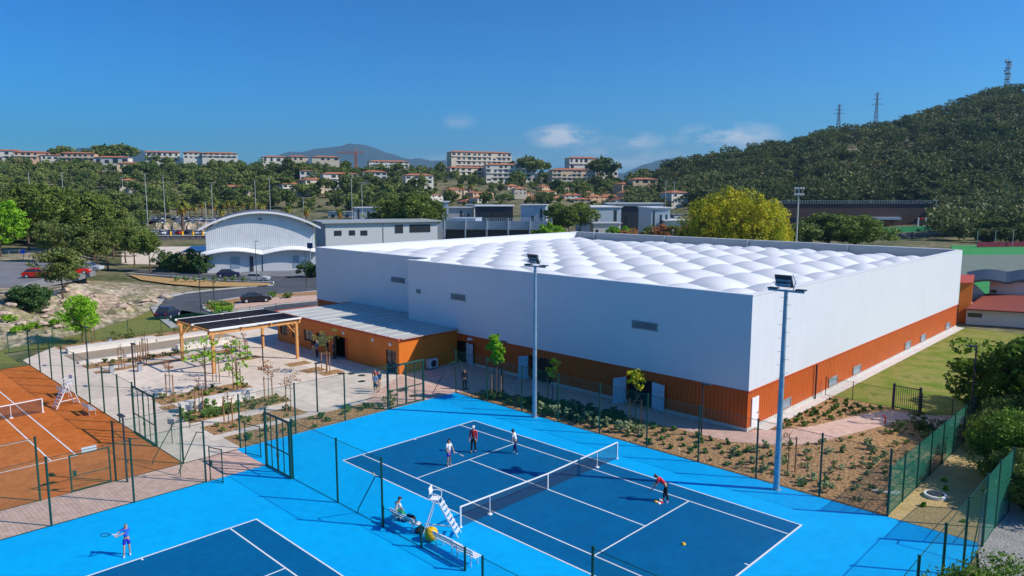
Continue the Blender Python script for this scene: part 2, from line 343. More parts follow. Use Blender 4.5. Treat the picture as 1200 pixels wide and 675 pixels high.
# ------------------------------------------------------------------ terrain
TPX = [-300, 0, 150, 300, 450, 600, 700, 755, 800, 850, 900, 1000, 1200, 1500]
TY = [0, 115, 135, 160, 250, 350, 450, 550, 650, 800, 1300]
TZ = [[0, 0, 2, 3, 5, 6, 15, 28, 38, 38, 10], [0, 0, 2, 3, 3, 4, 10, 26, 38, 40, 10], [0, 0, 0, 0, 0, 1.5, 6, 24, 36, 42, 10], [0, 0, 0, 0, 0, 1, 4, 20, 36, 40, 10],
      [0, 0, 0, 0, 0, 1, 5, 18, 32, 38, 10], [0, 0, 0, 0, 0, 2, 8, 15, 22, 34, 10], [0, 0, 0, 0, 0, 2, 7, 13, 20, 26, 8], [0, 0, 0, 0, 0, 0, 4, 14, 25, 20, 5],
      [0, 0, 0, 0, 0, 1, 10, 24, 38, 30, 5], [0, 0, 0, 0, 0, 0, 14, 31, 45, 38, 8], [0, 0, 0, 0, 0, 0, 18, 38, 53, 48, 10],
      [0, 0, 0, 0, 0, 0, 25, 50, 68, 64, 10], [0, 0, 0, 0, 0, 6, 45, 76, 101, 98, 20], [0, 0, 0, 0, 0, 20, 60, 100, 130, 130, 30]]
TZ = np.array(TZ, float)
def T(x, y):
    s, Y = lat_fwd(x, y)
    if Y < 5: return 0
    px = 600+s/Y*FPX*1.0086
    px = min(max(px, TPX[0]), TPX[-1]); Yc = min(Y, 1300)
    i = max(0, min(len(TPX)-2, int(np.searchsorted(TPX, px))-1)); j = max(0, min(len(TY)-2, int(np.searchsorted(TY, Yc))-1))
    a = (px-TPX[i])/(TPX[i+1]-TPX[i]); a = a*a*(3-2*a); b = (Yc-TY[j])/(TY[j+1]-TY[j])
    z = (TZ[i, j]*(1-a)+TZ[i+1, j]*a)*(1-b)+(TZ[i, j+1]*(1-a)+TZ[i+1, j+1]*a)*b
    if z > 3: z += min(1, (z-3)/12)*(mn.noise(Vector((x*.012, y*.012, 0)))*5+mn.noise(Vector((x*.04, y*.04, 3)))*2)
    return z
cols_ = list(range(-700, 1960, 20)); Ys = [3, 20, 50, 90, 120, 135, 150, 165, 190, 220, 250, 280, 315, 350, 385, 420, 455, 490, 520, 550, 580, 610, 635, 660, 690, 730, 800, 900, 1100, 1300, 2000, 4000, 9000, 16000]
mb = MB(); nC = len(cols_)
for Y in Ys:
    for px in cols_:
        x, y = at(px, Y); mb.v.append((x, y, T(x, y)-.06 if Y < 1400 else 6-(Y-1400)/1500))
for j in range(len(Ys)-1):
    for i in range(nC-1):
        a = j*nC+i; mb.f.append((a, a+1, a+nC+1, a+nC))
n0 = len(mb.v)
mb.build('terrain', M['terrain'], kind='structure', smooth=True)
mb = MB(); mb.poly((-260, -700, -.3), (700, -700, -.3), (700, 200, -.3), (37, -20, -.3), (-160, -150, -.3)); 
mb.build('ground', M['terrain'], kind='structure')
# distant mountains
def ridge(name, Y, prof, depth=1800, c=(.014, .035, .03)):
    mb = MB(); pxs = np.linspace(prof[0][0], prof[-1][0], 90); tops = np.interp(pxs, [p[0] for p in prof], [p[1] for p in prof])
    rows = 9; 
    for k in range(rows):
        t = k/(rows-1); 
        for px, py in zip(pxs, tops):
            x, y = at(px, Y-depth*(1-t)); zt = zrow(py, Y)+nz(px*.06, 0, 1)*Y*.0022+nz(px*.2, 5, 1)*Y*.0010
            z = zt*(t**1.15)+(mn.noise(Vector((px*.05, t*5, 2)))*.22*zt*math.sin(t*math.pi)); mb.v.append((x, y, z))
    for px, py in zip(pxs, tops):
        x, y = at(px, Y+depth); mb.v.append((x, y, -5))
    n = len(pxs)
    for k in range(rows):
        for i in range(n-1):
            a = k*n+i; mb.f.append((a, a+1, a+n+1, a+n))
    m = mat(name+'_cover', c, .95, var=.35, scale=.004)
    mb.build(name, m, kind='structure', smooth=True)
ridge('mountains', 9500, [(225, 236), (290, 200), (332, 180), (350, 178), (375, 174), (398, 172), (410, 168), (430, 170), (455, 179), (480, 186), (520, 188), (545, 193), (600, 203), (650, 232)])
ridge('distant_hills', 6500, [(40, 236), (75, 190), (95, 174), (120, 171), (150, 171), (175, 177), (200, 182), (240, 190), (290, 232)])
ridge('distant_ridge', 7500, [(560, 236), (620, 205), (655, 197), (700, 205), (730, 203), (750, 194), (775, 187), (797, 184), (815, 187), (860, 200), (930, 236)])

# embankment left of the plaza, rocky and partly grassed
FOOT = [(-51.5, -60), (-52.5, -18), (-53.5, -13.7), (-57, -8.6), (-63, -2), (-71, 4.5), (-80, 11), (-92, 19), (-105, 22)]
def foot_d(x, y):
    best = 1e9; sg = 1
    for (ax, ay), (bx, by) in zip(FOOT[:-1], FOOT[1:]):
        dx, dy = bx-ax, by-ay; t = max(0, min(1, ((x-ax)*dx+(y-ay)*dy)/(dx*dx+dy*dy)))
        ex, ey = x-ax-dx*t, y-ay-dy*t; d = math.hypot(ex, ey)
        if d < best: best = d; sg = 1 if dx*ey-dy*ex > 0 else -1
    return best*sg
def EH(x, y):
    d = foot_d(x, y)
    if d < -1: return -.4
    s, Y = lat_fwd(x, y); px = 600+s/max(Y, 1)*857
    f = smooth(6, 42, math.hypot(x+103, y-20)); f *= 1-smooth(122, 142, Y)*smooth(60, 120, px)
    h = smooth(-.5, 15, d)*3.1*f
    rg = smooth(0, 3, d)*(1-smooth(12, 18, d))*f
    h += rg*(nz(x, y, 0, .35)*1.0+nz(x, y, 3, .9)*.55+abs(nz(x, y, 5, 1.7))*.55)
    h += smooth(9, 14, d)*(1-smooth(18, 30, d))*smooth(40, 90, px)*.8*f
    return h-.08
mb = MB(); xs = np.arange(-170, -49, 1.0); ys = np.arange(-60, 34, 1.0)
for y in ys:
    for x in xs: mb.v.append((x, y, EH(x, y)))
for j in range(len(ys)-1):
    for i in range(len(xs)-1):
        a = j*len(xs)+i
        if max(mb.v[a][2], mb.v[a+1][2], mb.v[a+len(xs)][2]) > -.35: mb.f.append((a, a+1, a+1+len(xs), a+len(xs)))
mb.build('embankment', M['rock'], kind='structure', smooth=False)
def EZ(x, y): return max(EH(x, y), T(x, y), 0)
def GE(px, py):      # first point of the bank seen on that line of sight
    d = _ray(px, py); k = 40.0
    while k < 260:
        q = CAM+d*k
        if q.z < EZ(q.x, q.y): return q
        k += .25
    return G(px, py)

# ------------------------------------------------------------------ ground surfaces
sheet('courts_surround', [(-6.5, 3.9), (-6.5, -14.6), (-2.6, -14.6), (-2.6, -70), (30.6, -70), (30.6, 3.9)], .0, M['blue'])
sheet('plaza_paving', [(-6.52, 4.4), (-6.52, -17.9), (-45.5, -17.9), (-50.5, -14), (-50.5, 14), (-6.52, 14)], .0, M['plaza'])
sheet('paver_path', rect(-6.4, -2.62, -70, -14.62), .004, M['pink'])
sheet('paver_corner', [(-6.48, 3.95), (-14.3, 4.3), (-10, -2.5), (-6.55, -2.7)], .008, M['pink'])
sheet('clay_court', rect(-42.5, -6.45, -70, -17.95), .004, M['clay'])
sheet('planting_bed_ground', rect(-6.4, 26.3, 3.95, 24.4), .0, M['mulch'])
WALK = [(-14.4, 4.35), (-6.6, 4.0), (-4.4, 5.6), (-1, 7.3), (4, 8.2), (15.2, 8.7)]
sheet('walkway', [(-6.5, 4.0), (-4.4, 5.6), (-1, 7.3), (4, 8.2), (15.4, 8.7), (15.4, 11.4), (-14.4, 11.4), (-14.4, 4.6)], .012, M['pink'])
pl = GP([(1000, 508), (1040, 498), (1062, 491), (1110, 505), (1134, 494), (1128, 487), (1088, 487), (1042, 481), (1000, 488), (950, 500), (912, 504)])
sheet('pink_path', [(15.4, 8.7), (17.6, 10.0)]+GP([(925, 522), (958, 519)])+pl+[(15.4, 12.0)], .012, M['pink'])
sheet('sandy_strip', [(26.35, 3.95), (30.6, 3.95), (30.6, 26), (26.35, 26)], .0, M['sand'])
sheet('lawn', rect(15.6, 27.5, 24.4, 66), .002, M['lawn'])
sheet('gravel_margin', rect(15.2, 16.1, 12.5, 66), .016, M['whiteconc'])
sheet('gravel_track', GP([(1146, 640), (1150, 600), (1160, 575), (1185, 585), (1230, 625), (1230, 700), (1150, 700)]), .02, M['gravel'])
sheet('court_blue', rect(0, 23.77, -10.97, 0), .005, M['dblue'])
sheet('second_court_blue', rect(3.85, 3.85+23.77, -18.4-10.97, -18.4), .005, M['dblue'])
def court_lines(name, x0, y0, z, m, wd=.06):   # x0,y0: corner; court runs +x, -y
    mb = MB(); Lc, Wc = 23.77, 10.97
    def ln(ax, ay, bx, by):
        mb.poly((min(ax, bx), min(ay, by), z), (max(ax, bx), min(ay, by), z), (max(ax, bx), max(ay, by), z), (min(ax, bx), max(ay, by), z))
    h = wd
    xs_ = (x0, x0+Lc)
    ln(x0, y0-h, x0+Lc, y0); ln(x0, y0-Wc, x0+Lc, y0-Wc+h)
    ln(x0+h, y0-1.37-h, x0+Lc-h, y0-1.37); ln(x0+h, y0-Wc+1.37, x0+Lc-h, y0-Wc+1.37+h)
    ln(x0, y0-Wc+h, x0+h*1.3, y0-h); ln(x0+Lc-h*1.3, y0-Wc+h, x0+Lc, y0-h)
    for sx in (x0+5.485, x0+Lc-5.485): ln(sx-h/2, y0-Wc+1.37+h, sx+h/2, y0-1.37-h)
    ln(x0+5.485+h/2, y0-Wc/2-h/2, x0+Lc-5.485-h/2, y0-Wc/2+h/2)
    ln(x0+h*1.3, y0-Wc/2-h/2, x0+.3, y0-Wc/2+h/2); ln(x0+Lc-.3, y0-Wc/2-h/2, x0+Lc-h*1.3, y0-Wc/2+h/2)
    mb.build(name, m, kind='structure')
court_lines('court_markings', 0, 0, .009, M['line'], .075)
court_lines('second_court_markings', 3.85, -18.4, .009, M['line'], .075)
court_lines('clay_court_markings', -36.27, -22, .012, M['line'], .085)
# plaza beds and borders
for i, r_ in enumerate([rect(-12.5, -10.2, -14.4, -7.4), rect(-16.5, -13.9, -14.5, -6.6), rect(-22.3, -19.9, -14.2, -6.8), rect(-38.9, -36.9, -14.6, -5.4), rect(-35.4, -34.4, -14.6, -6.8),
                        rect(-9.3, -6.55, -14.2, -2.9), rect(-36, -34.6, -6.0, -1.0), rect(-22.4, -20.8, -1.2, .8), rect(-20.3, -18.9, -.6, 1.5), rect(-25.6, -24.2, -1.0, 1.2), rect(-31.2, -29.8, -3.0, -1.0),
                        rect(-19.6, -18.4, -14.6, -13.6), rect(-50.4, -48.3, -14, 13)]):
    sheet('planting_bed', r_, .012+.004*(i % 2), M['mulch'])
sheet('sand_pitch', rect(-45.2, -40.3, -14.5, 2), .008, M['gravelpath'])
sheet('grass_verge', [(-50.5, -18.5), (-50.5, 8), (-60, 6), (-71, 4.2), (-63, -2.2), (-57, -8.8), (-53.8, -13.8), (-52.8, -18.5), (-52.5, -34), (-42.6, -34), (-42.6, -18.5)], .03, M['dgrass'])
# back road, loop and parking
ASPH = GP([(186, 368), (182, 359), (192, 350), (215, 345), (250, 341), (290, 337), (318, 335), (325, 331), (340, 326), (372, 325), (372, 366), (330, 374), (280, 379), (225, 384), (200, 378)])
sheet('road', ASPH, .03, M['asphalt'])
sheet('lane', GP([(112, 311), (160, 316), (200, 319), (240, 322), (300, 323), (342, 324), (325, 331.5), (280, 330.5), (235, 327), (200, 323), (160, 319)]), .05, M['asphalt'])
sheet('forecourt', GP([(225, 312), (372, 312), (372, 325.5), (300, 323.6), (235, 321.5), (215, 319)]), .026, M['oldasph'])
sheet('yard', GP([(128, 300), (165, 289), (240, 289), (245, 311), (118, 309)]), .02, M['plaza'])
sheet('traffic_island', GP([(237, 358), (247, 354), (278, 349), (330, 345), (372, 341), (372, 353), (330, 357), (280, 365), (247, 367), (238, 363)]), .13, M['kerb'], thick=.14)
sheet('island_bed', GP([(239, 358), (248, 354.8), (300, 347.5), (372, 342.2), (372, 346.5), (330, 349), (285, 351), (270, 362), (280, 364), (248, 366)]), .14, M['mulch'])
sheet('parking_pavers', GP([(286, 351.5), (330, 349.6), (372, 347), (372, 352.4), (330, 356.4), (272, 364)]), .15, M['pink'])
sheet('ochre_bank', GP([(150, 322.5), (200, 327), (235, 329.5), (280, 332), (318, 333), (314, 335.6), (280, 337), (235, 337), (200, 334), (165, 329)]), .2, M['ochre'])
def kerbline(name, pts, h=.13, wd=.25, m='kerb', z=0, closed=False, parent=None):
    mb = MB(); P = [Vector((p[0], p[1])) for p in pts]
    for a, b in zip(P[:-1], P[1:]):
        d = (b-a); l = d.length; c = (a+b)/2
        mb.obox((c.x, c.y, z+h/2), (l+wd*.6, wd, h), math.atan2(d.y, d.x))
    o = mb.build(name, M[m], parent=parent)
    if not parent: o['kind'] = 'structure'
    return o
kerbline('kerb', GP([(204, 384), (186, 370), (180, 360), (190, 350), (214, 344), (250, 340), (290, 336.5), (318, 334.5)]), .14, .9)
kerbline('kerb', GP([(150, 321.5), (200, 325), (235, 328.5), (280, 331), (320, 332)]), .3, .35, 'whiteconc')
kerbline('kerb', GP([(225, 387), (280, 381.5), (330, 376), (350, 372)]), .14, .3)

# ------------------------------------------------------------------ concrete benches and low walls of the plaza
def lowwall(x0, x1, y0, y1, h, label, grp='low pale concrete walls of the plaza'):
    t = thing('concrete_bench_wall', label, 'low wall', ((x0+x1)/2, (y0+y1)/2, 0), group=grp)
    mb = MB(); mb.box(x0, x1, y0, y1, 0, h-.08); mb.build('wall', M['whiteconc'], t)
    mb = MB(); mb.box(x0-.03, x1+.03, y0-.03, y1+.03, h-.08, h); mb.build('coping', M['whiteconc'], t)
lowwall(-17.3, -16.7, -14.0, -8.2, .75, 'pale concrete wall behind the bed of round green shrubs, nearest of the plaza walls')
lowwall(-39.6, -39.0, -5.6, .5, .6, 'short pale concrete wall behind the timber pergola')
lowwall(-46.2, -45.4, -14.0, -5.5, .6, 'long white concrete wall at the far edge of the sand pitch')
lowwall(-46.0, -45.5, -5.3, 6, .25, 'thin pale kerb wall beside the rear fence of the plaza', None)
lowwall(-40.2, -39.8, -14.5, -5.8, .2, 'low kerb wall at the near edge of the sand pitch', None)

# ------------------------------------------------------------------ the indoor tennis hall
hall = thing('sports_hall', 'large white and orange tennis hall with a quilted white membrane roof', 'sports hall', (-14.5, 38, 0))
X0, X1, Y0, Y1, XM, YM, HH, HO = -44.2, 15.2, 11.3, 65.7, -22.0, 13.9, 9.4, 2.82
DO = [(-15.55, -13.2), (-5.2, -2.5), (5.2, 7.6)]          # door openings in the front wall
def wallrun(m, name, z0, z1, out, openings):
    mb = MB(); t = .35
    # front (right block) with openings up to 2.1
    xs_ = [XM]
    for a, b in openings: xs_ += [a, b]
    xs_.append(X1+out)
    for i in range(0, len(xs_), 2): mb.box(xs_[i], xs_[i+1], Y0-out, Y0+t, z0, z1)
    for a, b in openings:
        if z1 > 2.2: mb.box(a, b, Y0-out, Y0+t, 2.15, z1)
    mb.box(X1-t, X1+out, Y0+t, Y1-t, z0, z1); mb.box(X0-out, X1+out, Y1-t, Y1+out, z0, z1)
    mb.box(X0-out, X0+t, YM+t, Y1-t, z0, z1); mb.box(X0-out, XM, YM-out, YM+t, z0, z1); mb.box(XM-out, XM+t, Y0+t, YM-out, z0, z1)
    return mb.build(name, m, hall)
wallrun(M['white_clad'], 'upper_wall', HO, HH, .06, [])
wallrun(M['orange_clad'], 'lower_wall', .25, HO-.003, 0, DO)
wallrun(M['plinth'], 'plinth', 0, .25, .05, DO)
mb = MB()
for a in ((X0-.1, XM, YM-.1, YM-.03), (XM, X1+.1, Y0-.1, Y0-.03)): mb.box(*a, HO-.06, HO+.04)
mb.box(X1+.03, X1+.1, Y0-.03, Y1, HO-.06, HO+.04); mb.build('drip_edge', M['trim'], hall)
mb = MB(); mb.box(X0-.1, XM-.06, YM-.1, YM+.4, HH, HH+.06); mb.box(XM-.1, X1+.1, Y0-.1, Y0+.4, HH, HH+.06); mb.box(X1-.4, X1+.1, Y0+.4, Y1, HH, HH+.06)
mb.box(X0-.1, X1+.1, Y1-.4, Y1+.1, HH, HH+.06); mb.box(X0-.1, X0+.4, YM+.4, Y1-.4, HH, HH+.06); mb.build('parapet_cap', M['white'], hall)
mb = MB(); mb.box(X0+.36, X1-.36, Y1-.42, Y1-.36, 8.0, HH-.01); mb.box(X1-.42, X1-.36, Y0+.4, Y1-.5, 8.0, HH-.01)
for x in (-40, -26, -12, 2): mb.box(x, x+.25, Y1-.75, Y1-.42, 8, HH-.02)
mb.build('parapet_shade_lining', M['parapet'], hall)  # grey puts the shade of the inner parapet faces into the colour
# membrane: pillowed between a net of valley cables
mb = MB(); st = .3; xa = np.arange(X0+.3, X1-.29, st); ya = np.arange(Y0+.3, Y1-.35, st)
dxm, dym = 4.9, 5.3
def roofz(x, y):
    u = ((x-14.7) / dxm) % 1; v = ((y-Y0-1.5)/dym) % 1
    fx = smooth(2, 26, x-X0); cu = math.floor((x-14.7)/dxm); cv = math.floor((y-Y0-1.5)/dym); jit = .9+.2*((cu*7+cv*13) % 5)/4; e = min(x-X0, X1-x, y-Y0, Y1-y); 
    y0_ = Y0 if x > XM else YM
    e = min(x-X0, X1-x, y-y0_, Y1-y)
    base = 7.75+.55*smooth(0, 10, min(x-X0, X1-x+6))*smooth(0, 12, min(y-y0_+6, Y1-y))
    amp = .92*smooth(.0, 3.0, e)
    if x < X0+12: base += (1-smooth(0, 12, x-X0))*.55
    b = (math.sin(math.pi*u)**.75)*(math.sin(math.pi*v)**.6)
    return base+amp*b*(.5+.5*fx)*jit+.05*mn.noise(Vector((x*.5, y*.5, 1)))
idx = {}
for j, y in enumerate(ya):
    for i, x in enumerate(xa):
        if x < XM+.1 and y < YM+.3: continue
        idx[(i, j)] = len(mb.v); mb.v.append((x, y, roofz(x, y)))
for (i, j), a in idx.items():
    b, c, d = idx.get((i+1, j)), idx.get((i+1, j+1)), idx.get((i, j+1))
    if b is not None and c is not None and d is not None: mb.f.append((a, b, c, d))
mb.build('roof_membrane', M['membrane'], hall, smooth=True)
def louvre(x0, x1, y, z0, z1):
    mb = MB(); n = 5
    for k in range(n): z = z0+(z1-z0)*(k+.5)/n; mb.obox(((x0+x1)/2, y-.1, z), (x1-x0, .1, (z1-z0)/n*.6), rx=R(25))
    o = mb.build('vent_grille', M['grey'], hall)
    fr = MB(); fr.box(x0-.06, x1+.06, y-.13, y-.055, z1, z1+.06); fr.box(x0-.06, x1+.06, y-.13, y-.055, z0-.06, z0); fr.box(x0-.02, x1+.02, y-.07, y-.062, z0, z1); fr.build('frame', M['grey'], o)
louvre(-28.4, -26.0, YM, 6.45, 6.95); louvre(-15.3, -13.3, Y0, 6.1, 6.6); louvre(5.7, 7.9, Y0, 6.05, 6.55)
louvre(-20.6, -20.0, Y0, 6.2, 6.5)
def sidewin(y0, y1, z0=.42, z1=.98):
    f = MB(); x = X1
    f.box(x-.02, x+.07, y0-.07, y1+.07, z1, z1+.07); f.box(x-.02, x+.07, y0-.07, y1+.07, z0-.07, z0); f.box(x-.02, x+.07, y0-.07, y0, z0, z1); f.box(x-.02, x+.07, y1, y1+.07, z0, z1)
    o = f.build('window', M['grey'], hall); p = MB(); p.box(x-.01, x+.03, y0, y1, z0, z1); p.build('pane', M['blueglass'], o)
for a, b in [(16.5, 18.2), (25.7, 27.4), (31.2, 32.9), (45.8, 47.5), (51.2, 52.9), (61.0, 62.7)]: sidewin(a, b)
# white personnel door on the sunny side, downpipe
mb = MB(); mb.box(X1+.01, X1+.07, 11.85, 12.85, .1, 2.25); d = mb.build('door', M['white'], hall)
mb = MB(); mb.box(X1+.07, X1+.12, 12.65, 12.75, 1.05, 1.15); mb.build('handle', M['grey'], d)
mb = MB(); mb.tube((X1+.16, 22.6, 0), (X1+.16, 22.6, 2.8), .07); mb.build('downpipe', M['dgrey'], hall)
# doors: leaves standing open
def leaf(hx, hy, ang, wd, mname='doorblue', z1=2.1):
    mb = MB(); c = (hx+math.cos(ang)*wd/2, hy+math.sin(ang)*wd/2, .03+z1/2); mb.obox(c, (wd, .06, z1-.06), ang); o = mb.build('door', M[mname], hall)
    mb = MB(); mb.obox((hx+math.cos(ang)*wd*.85, hy+math.sin(ang)*wd*.85, 1.05), (.06, .14, .12), ang); mb.build('handle', M['grey'], o)
leaf(-15.55, Y0-.06, R(-62), 1.15); leaf(-13.2, Y0-.06, R(-12), 1.15)
leaf(-5.2, Y0-.06, R(-115), .9); leaf(5.2, Y0-.06, R(-108), 1.2); leaf(7.6, Y0-.06, R(-165+180-25), 1.2)
for a, b in DO: mb = MB(); mb.box(a, b, Y0+.3, Y0+.34, .0, 2.15); mb.build('doorway_shade_sheet', M['black'], hall)  # black sheet across each opening stands for the unlit interior
mb = MB(); mb.box(-2.5+.02, -2.4, Y0-.04, Y0-.001, 0, 2.2); mb.box(-2.95, -2.85, Y0-.02, Y0+.3, 0, 2.15); mb.build('door_frame', M['dgrey'], hall)
mb = MB(); mb.obox((-12.6, Y0-.12, 2.55), (.5, .2, .18)); mb.tube((-12.6, Y0-.1, 2.55), (-12.6, Y0-.4, 2.45), .05); mb.build('floodlight', M['white'], hall)
mb = MB(); mb.box(5.3, 7.5, Y0-.5, Y0-.2, 0, .02); mb.obox((6.3, Y0-.3, .45), (.06, .06, 1.3), ry=R(35)); mb.build('door_brace', M['wood'], hall)

# ------------------------------------------------------------------ annex (clubhouse)
ax = thing('clubhouse', 'single-storey orange clubhouse with pale ribbed roof in front of the hall', 'clubhouse', (-25.5, 8, 0))
A0, A1, B0, B1, AH = -36.6, -14.5, 4.3, 13.84, 3.1
wins = [(-36.1, -34.5), (-33.5, -31.9), (-31.0, -29.2), (-28.5, -26.8)]
mb = MB(); xs_ = [A0]
ops = [(a, b, .85, 2.0) for a, b in wins]+[(-25.3, -22.7, 0, 2.15), (-16.5, -14.95, 0, 2.05)]
for a, b, z0, z1 in ops: xs_ += [a, b]
xs_.append(A1)
for i in range(0, len(xs_), 2): mb.box(xs_[i], xs_[i+1], B0, B0+.3, 0, AH)
for a, b, z0, z1 in ops:
    mb.box(a, b, B0, B0+.3, z1, AH)
    if z0: mb.box(a, b, B0, B0+.3, 0, z0)
mb.box(A1-.3, A1, B0+.3, Y0-.07, 0, AH); mb.box(A0, A0+.3, B0+.3, B1-.05, 0, AH); mb.box(A0, XM-.1, B1-.32, B1-.05, 0, AH)
mb.build('wall', M['annexwall'], ax)
mb = MB(); mb.box(A0+.3, A1-.3, B0+.35, Y0-.1, 0.02, .05); mb.build('floor', M['dgrey'], ax)
for a, b in wins:
    mb = MB(); mb.box(a, b, B0+.1, B0+.16, .85, .92); mb.box(a, b, B0+.1, B0+.16, 1.93, 2.0); mb.box(a, a+.07, B0+.1, B0+.16, .92, 1.93); mb.box(b-.07, b, B0+.1, B0+.16, .92, 1.93); mb.box((a+b)/2-.04, (a+b)/2+.04, B0+.1, B0+.16, .92, 1.93)
    o = mb.build('window', M['dgrey'], ax); p = MB(); p.box(a+.07, b-.07, B0+.12, B0+.14, .92, 1.93); p.build('pane', M['glass'], o)
    [MB().box(q, q+.36, B0+.18, B0+.2, .95, 1.9).build('blind', M['white'], o) for q in (a+.12, (a+b)/2+.1)]
mb = MB(); mb.obox((-24.6, B0-.35, 1.07), (1.5, .07, 2.1), R(-28)); d = mb.build('door', M['dgrey'], ax)
mb = MB(); mb.box(-25.3, -22.7, B0+.9, B0+.95, 0, 2.15); mb.build('entrance_shade_sheet', M['black'], ax)  # black panel paints the shade inside the open entrance
mb = MB(); mb.box(-23.25, -22.72, B0+.03, B0+.6, .02, 2.1); mb.build('door_panel', M['trim'], ax)
mb = MB(); mb.box(-16.5, -14.95, B0+.1, B0+.15, 0, 2.05); o = mb.build('door', M['glass'], ax)
[MB().box(q, q+.07, B0+.06, B0+.1, 0, 2.05).build('frame', M['dgrey'], o) for q in (-16.5, -15.76, -15.02)]; MB().box(-15.95, -15.9, B0+.05, B0+.1, .7, 1.3).build('handle', M['grey'], o)
for x in (-23.4, -18.5, -15.8):
    mb = MB(); mb.lathe([(.17, 0), (.17, .05), (.1, .1)], 12); m_ = Matrix.Rotation(R(90), 4, 'X'); mb.v = [tuple(Vector((x, B0-.001, 2.6))+(m_ @ Vector(q))) for q in mb.v]; mb.build('wall_lamp', M['white'], ax)
mb = MB(); mb.prism([(A0-.12, B0-.12), (A1+.12, B0-.12), (A1+.12, Y0-.11), (XM-.12, Y0-.11), (XM-.12, YM-.11), (A0-.12, YM-.11)], AH, AH+.14); mb.build('roof', M['annexroof'], ax)
mb = MB()
for k in range(12):
    x = A0+.9+k*1.95; mb.box(x, x+.09, B0+.1, (Y0 if x > XM-.3 else YM)-.2, AH+.141, AH+.2)
mb.build('roof_seam', M['annexroof'], ax)
mb = MB(); mb.box(A0-.16, A1+.16, B0-.17, B0-.122, AH-.04, AH+.2); mb.box(A1+.122, A1+.17, B0-.12, Y0-.12, AH-.04, AH+.2); mb.box(A0-.17, A0-.122, B0-.12, YM-.12, AH-.04, AH+.2); mb.build('fascia', M['trim'], ax)
hp = thing('air_conditioner', 'grey air conditioning unit by the shaded clubhouse side wall', 'air conditioner', (-14.15, 7.8, 0))
mb = MB(); mb.box(-14.35, -13.9, 7.2, 8.3, .12, .95); mb.build('casing', M['lgrey'], hp)
mb = MB(); mb.v = []; mb.lathe([(.33, 0), (.33, .03), (.08, .04)], 14); m_ = Matrix.Rotation(R(90), 4, 'Y'); mb.v = [tuple(Vector((-13.9, 7.8, .54))+(m_ @ Vector(q))) for q in mb.v]; mb.build('fan', M['dgrey'], hp)
mb = MB(); mb.box(-14.3, -14.2, 7.25, 8.25, 0, .12); mb.box(-14.05, -13.95, 7.25, 8.25, 0, .12); mb.build('foot', M['dgrey'], hp)

# ------------------------------------------------------------------ timber pergola with dark louvre blades
pg = thing('pergola', 'pale timber pergola roofed with dark louvre blades', 'pergola', (-30.4, -2.8, 0))
PX0, PX1, PY0, PY1, PH = -34.0, -26.9, -7.1, 1.2, 3.55
for (x, y) in [(PX0, PY0), (PX1, PY0), (PX0, PY1), (PX1, PY1)]:
    mb = MB(); mb.box(x-.12, x+.12, y-.12, y+.12, .05, PH); o = mb.build('post', M['wood'], pg)
    sx = 1 if x < -30 else -1; sy = 1 if y < -3.5 else -1
    mb = MB(); mb.tube((x, y+sy*.1, PH-1.0), (x, y+sy*.95, PH-.05), .06, n=4); mb.tube((x+sx*.1, y, PH-1.0), (x+sx*.95, y, PH-.05), .06, n=4); mb.build('brace', M['wood'], o)
for x in (PX0, PX1, (PX0+PX1)/2):
    mb = MB(); mb.box(x-.09, x+.09, PY0-.4, PY1+.4, PH+.002, PH+.28); mb.build('beam', M['wood'], pg)
for y in (PY0-.25, PY0+(PY1-PY0)*.33, PY0+(PY1-PY0)*.67, PY1+.25):
    mb = MB(); mb.box(PX0-.35, PX1+.35, y-.06, y+.06, PH+.283, PH+.44); mb.build('rafter', M['wood'], pg)
for x in (PX0-.3, (PX0+PX1)/2, PX1+.3): MB().box(x-.05, x+.05, PY0-.4, PY1+.4, PH+.445, PH+.60).build('cover_strip', M['white'], pg)
for i in range(2):
    for j in range(2):
        mb = MB(); x0 = PX0-.22+i*3.85; y0 = PY0-.3+j*4.5
        for k in range(25): mb.obox((x0+.12+k*.142, y0+2.2, PH+.53), (.17, 4.3, .012), ry=-math.atan2(sd.z, sd.x))  # blades tilted edge-on to the sun so only the frame casts shadow
        mb.build('louvre_panel', M['pv'], pg)

# ------------------------------------------------------------------ fences
def fence(label, pts, h=3.5, r=.055, rails=None, m='greenmesh', pm='green', group='green wire mesh fences round the courts', stays=(), skip=(), mesh_h=None, z=0, name='mesh_fence'):
    """pts: post positions in order; skip: bays without mesh"""
    t = thing(name, label, 'fence', (pts[0][0], pts[0][1], z), group=group)
    for x, y in pts:
        mb = MB(); mb.tube((x, y, z), (x, y, z+h), r, n=8); mb.lathe([(r*1.25, 0), (r*1.25, .03), (.01, .05)], 8, (x, y, z+h)); mb.build('post', M[pm], t)
    for i, (a, b) in enumerate(zip(pts[:-1], pts[1:])):
        if i in skip: continue
        H = mesh_h or h
        mb = MB(); mb.poly((a[0], a[1], z+.03), (b[0], b[1], z+.03), (b[0], b[1], z+H-.05), (a[0], a[1], z+H-.05)); mb.build('wire_mesh', M[m], t)
        for q in [H-.05, .03]+list(rails or []): mb = MB(); mb.tube((a[0], a[1], z+q), (b[0], b[1], z+q), .015, n=4); mb.build('tension_wire', M[pm], t)
    for (x, y, dx, dy, top) in stays:
        mb = MB(); mb.path([(x+dx*.02, y+dy*.02, z+top), (x+dx*.25, y+dy*.25, z+top-.06), (x+dx, y+dy, z+.25), (x+dx*1.03, y+dy*1.03, z)], .028, 6); mb.build('stay', M[pm], t)
    return t
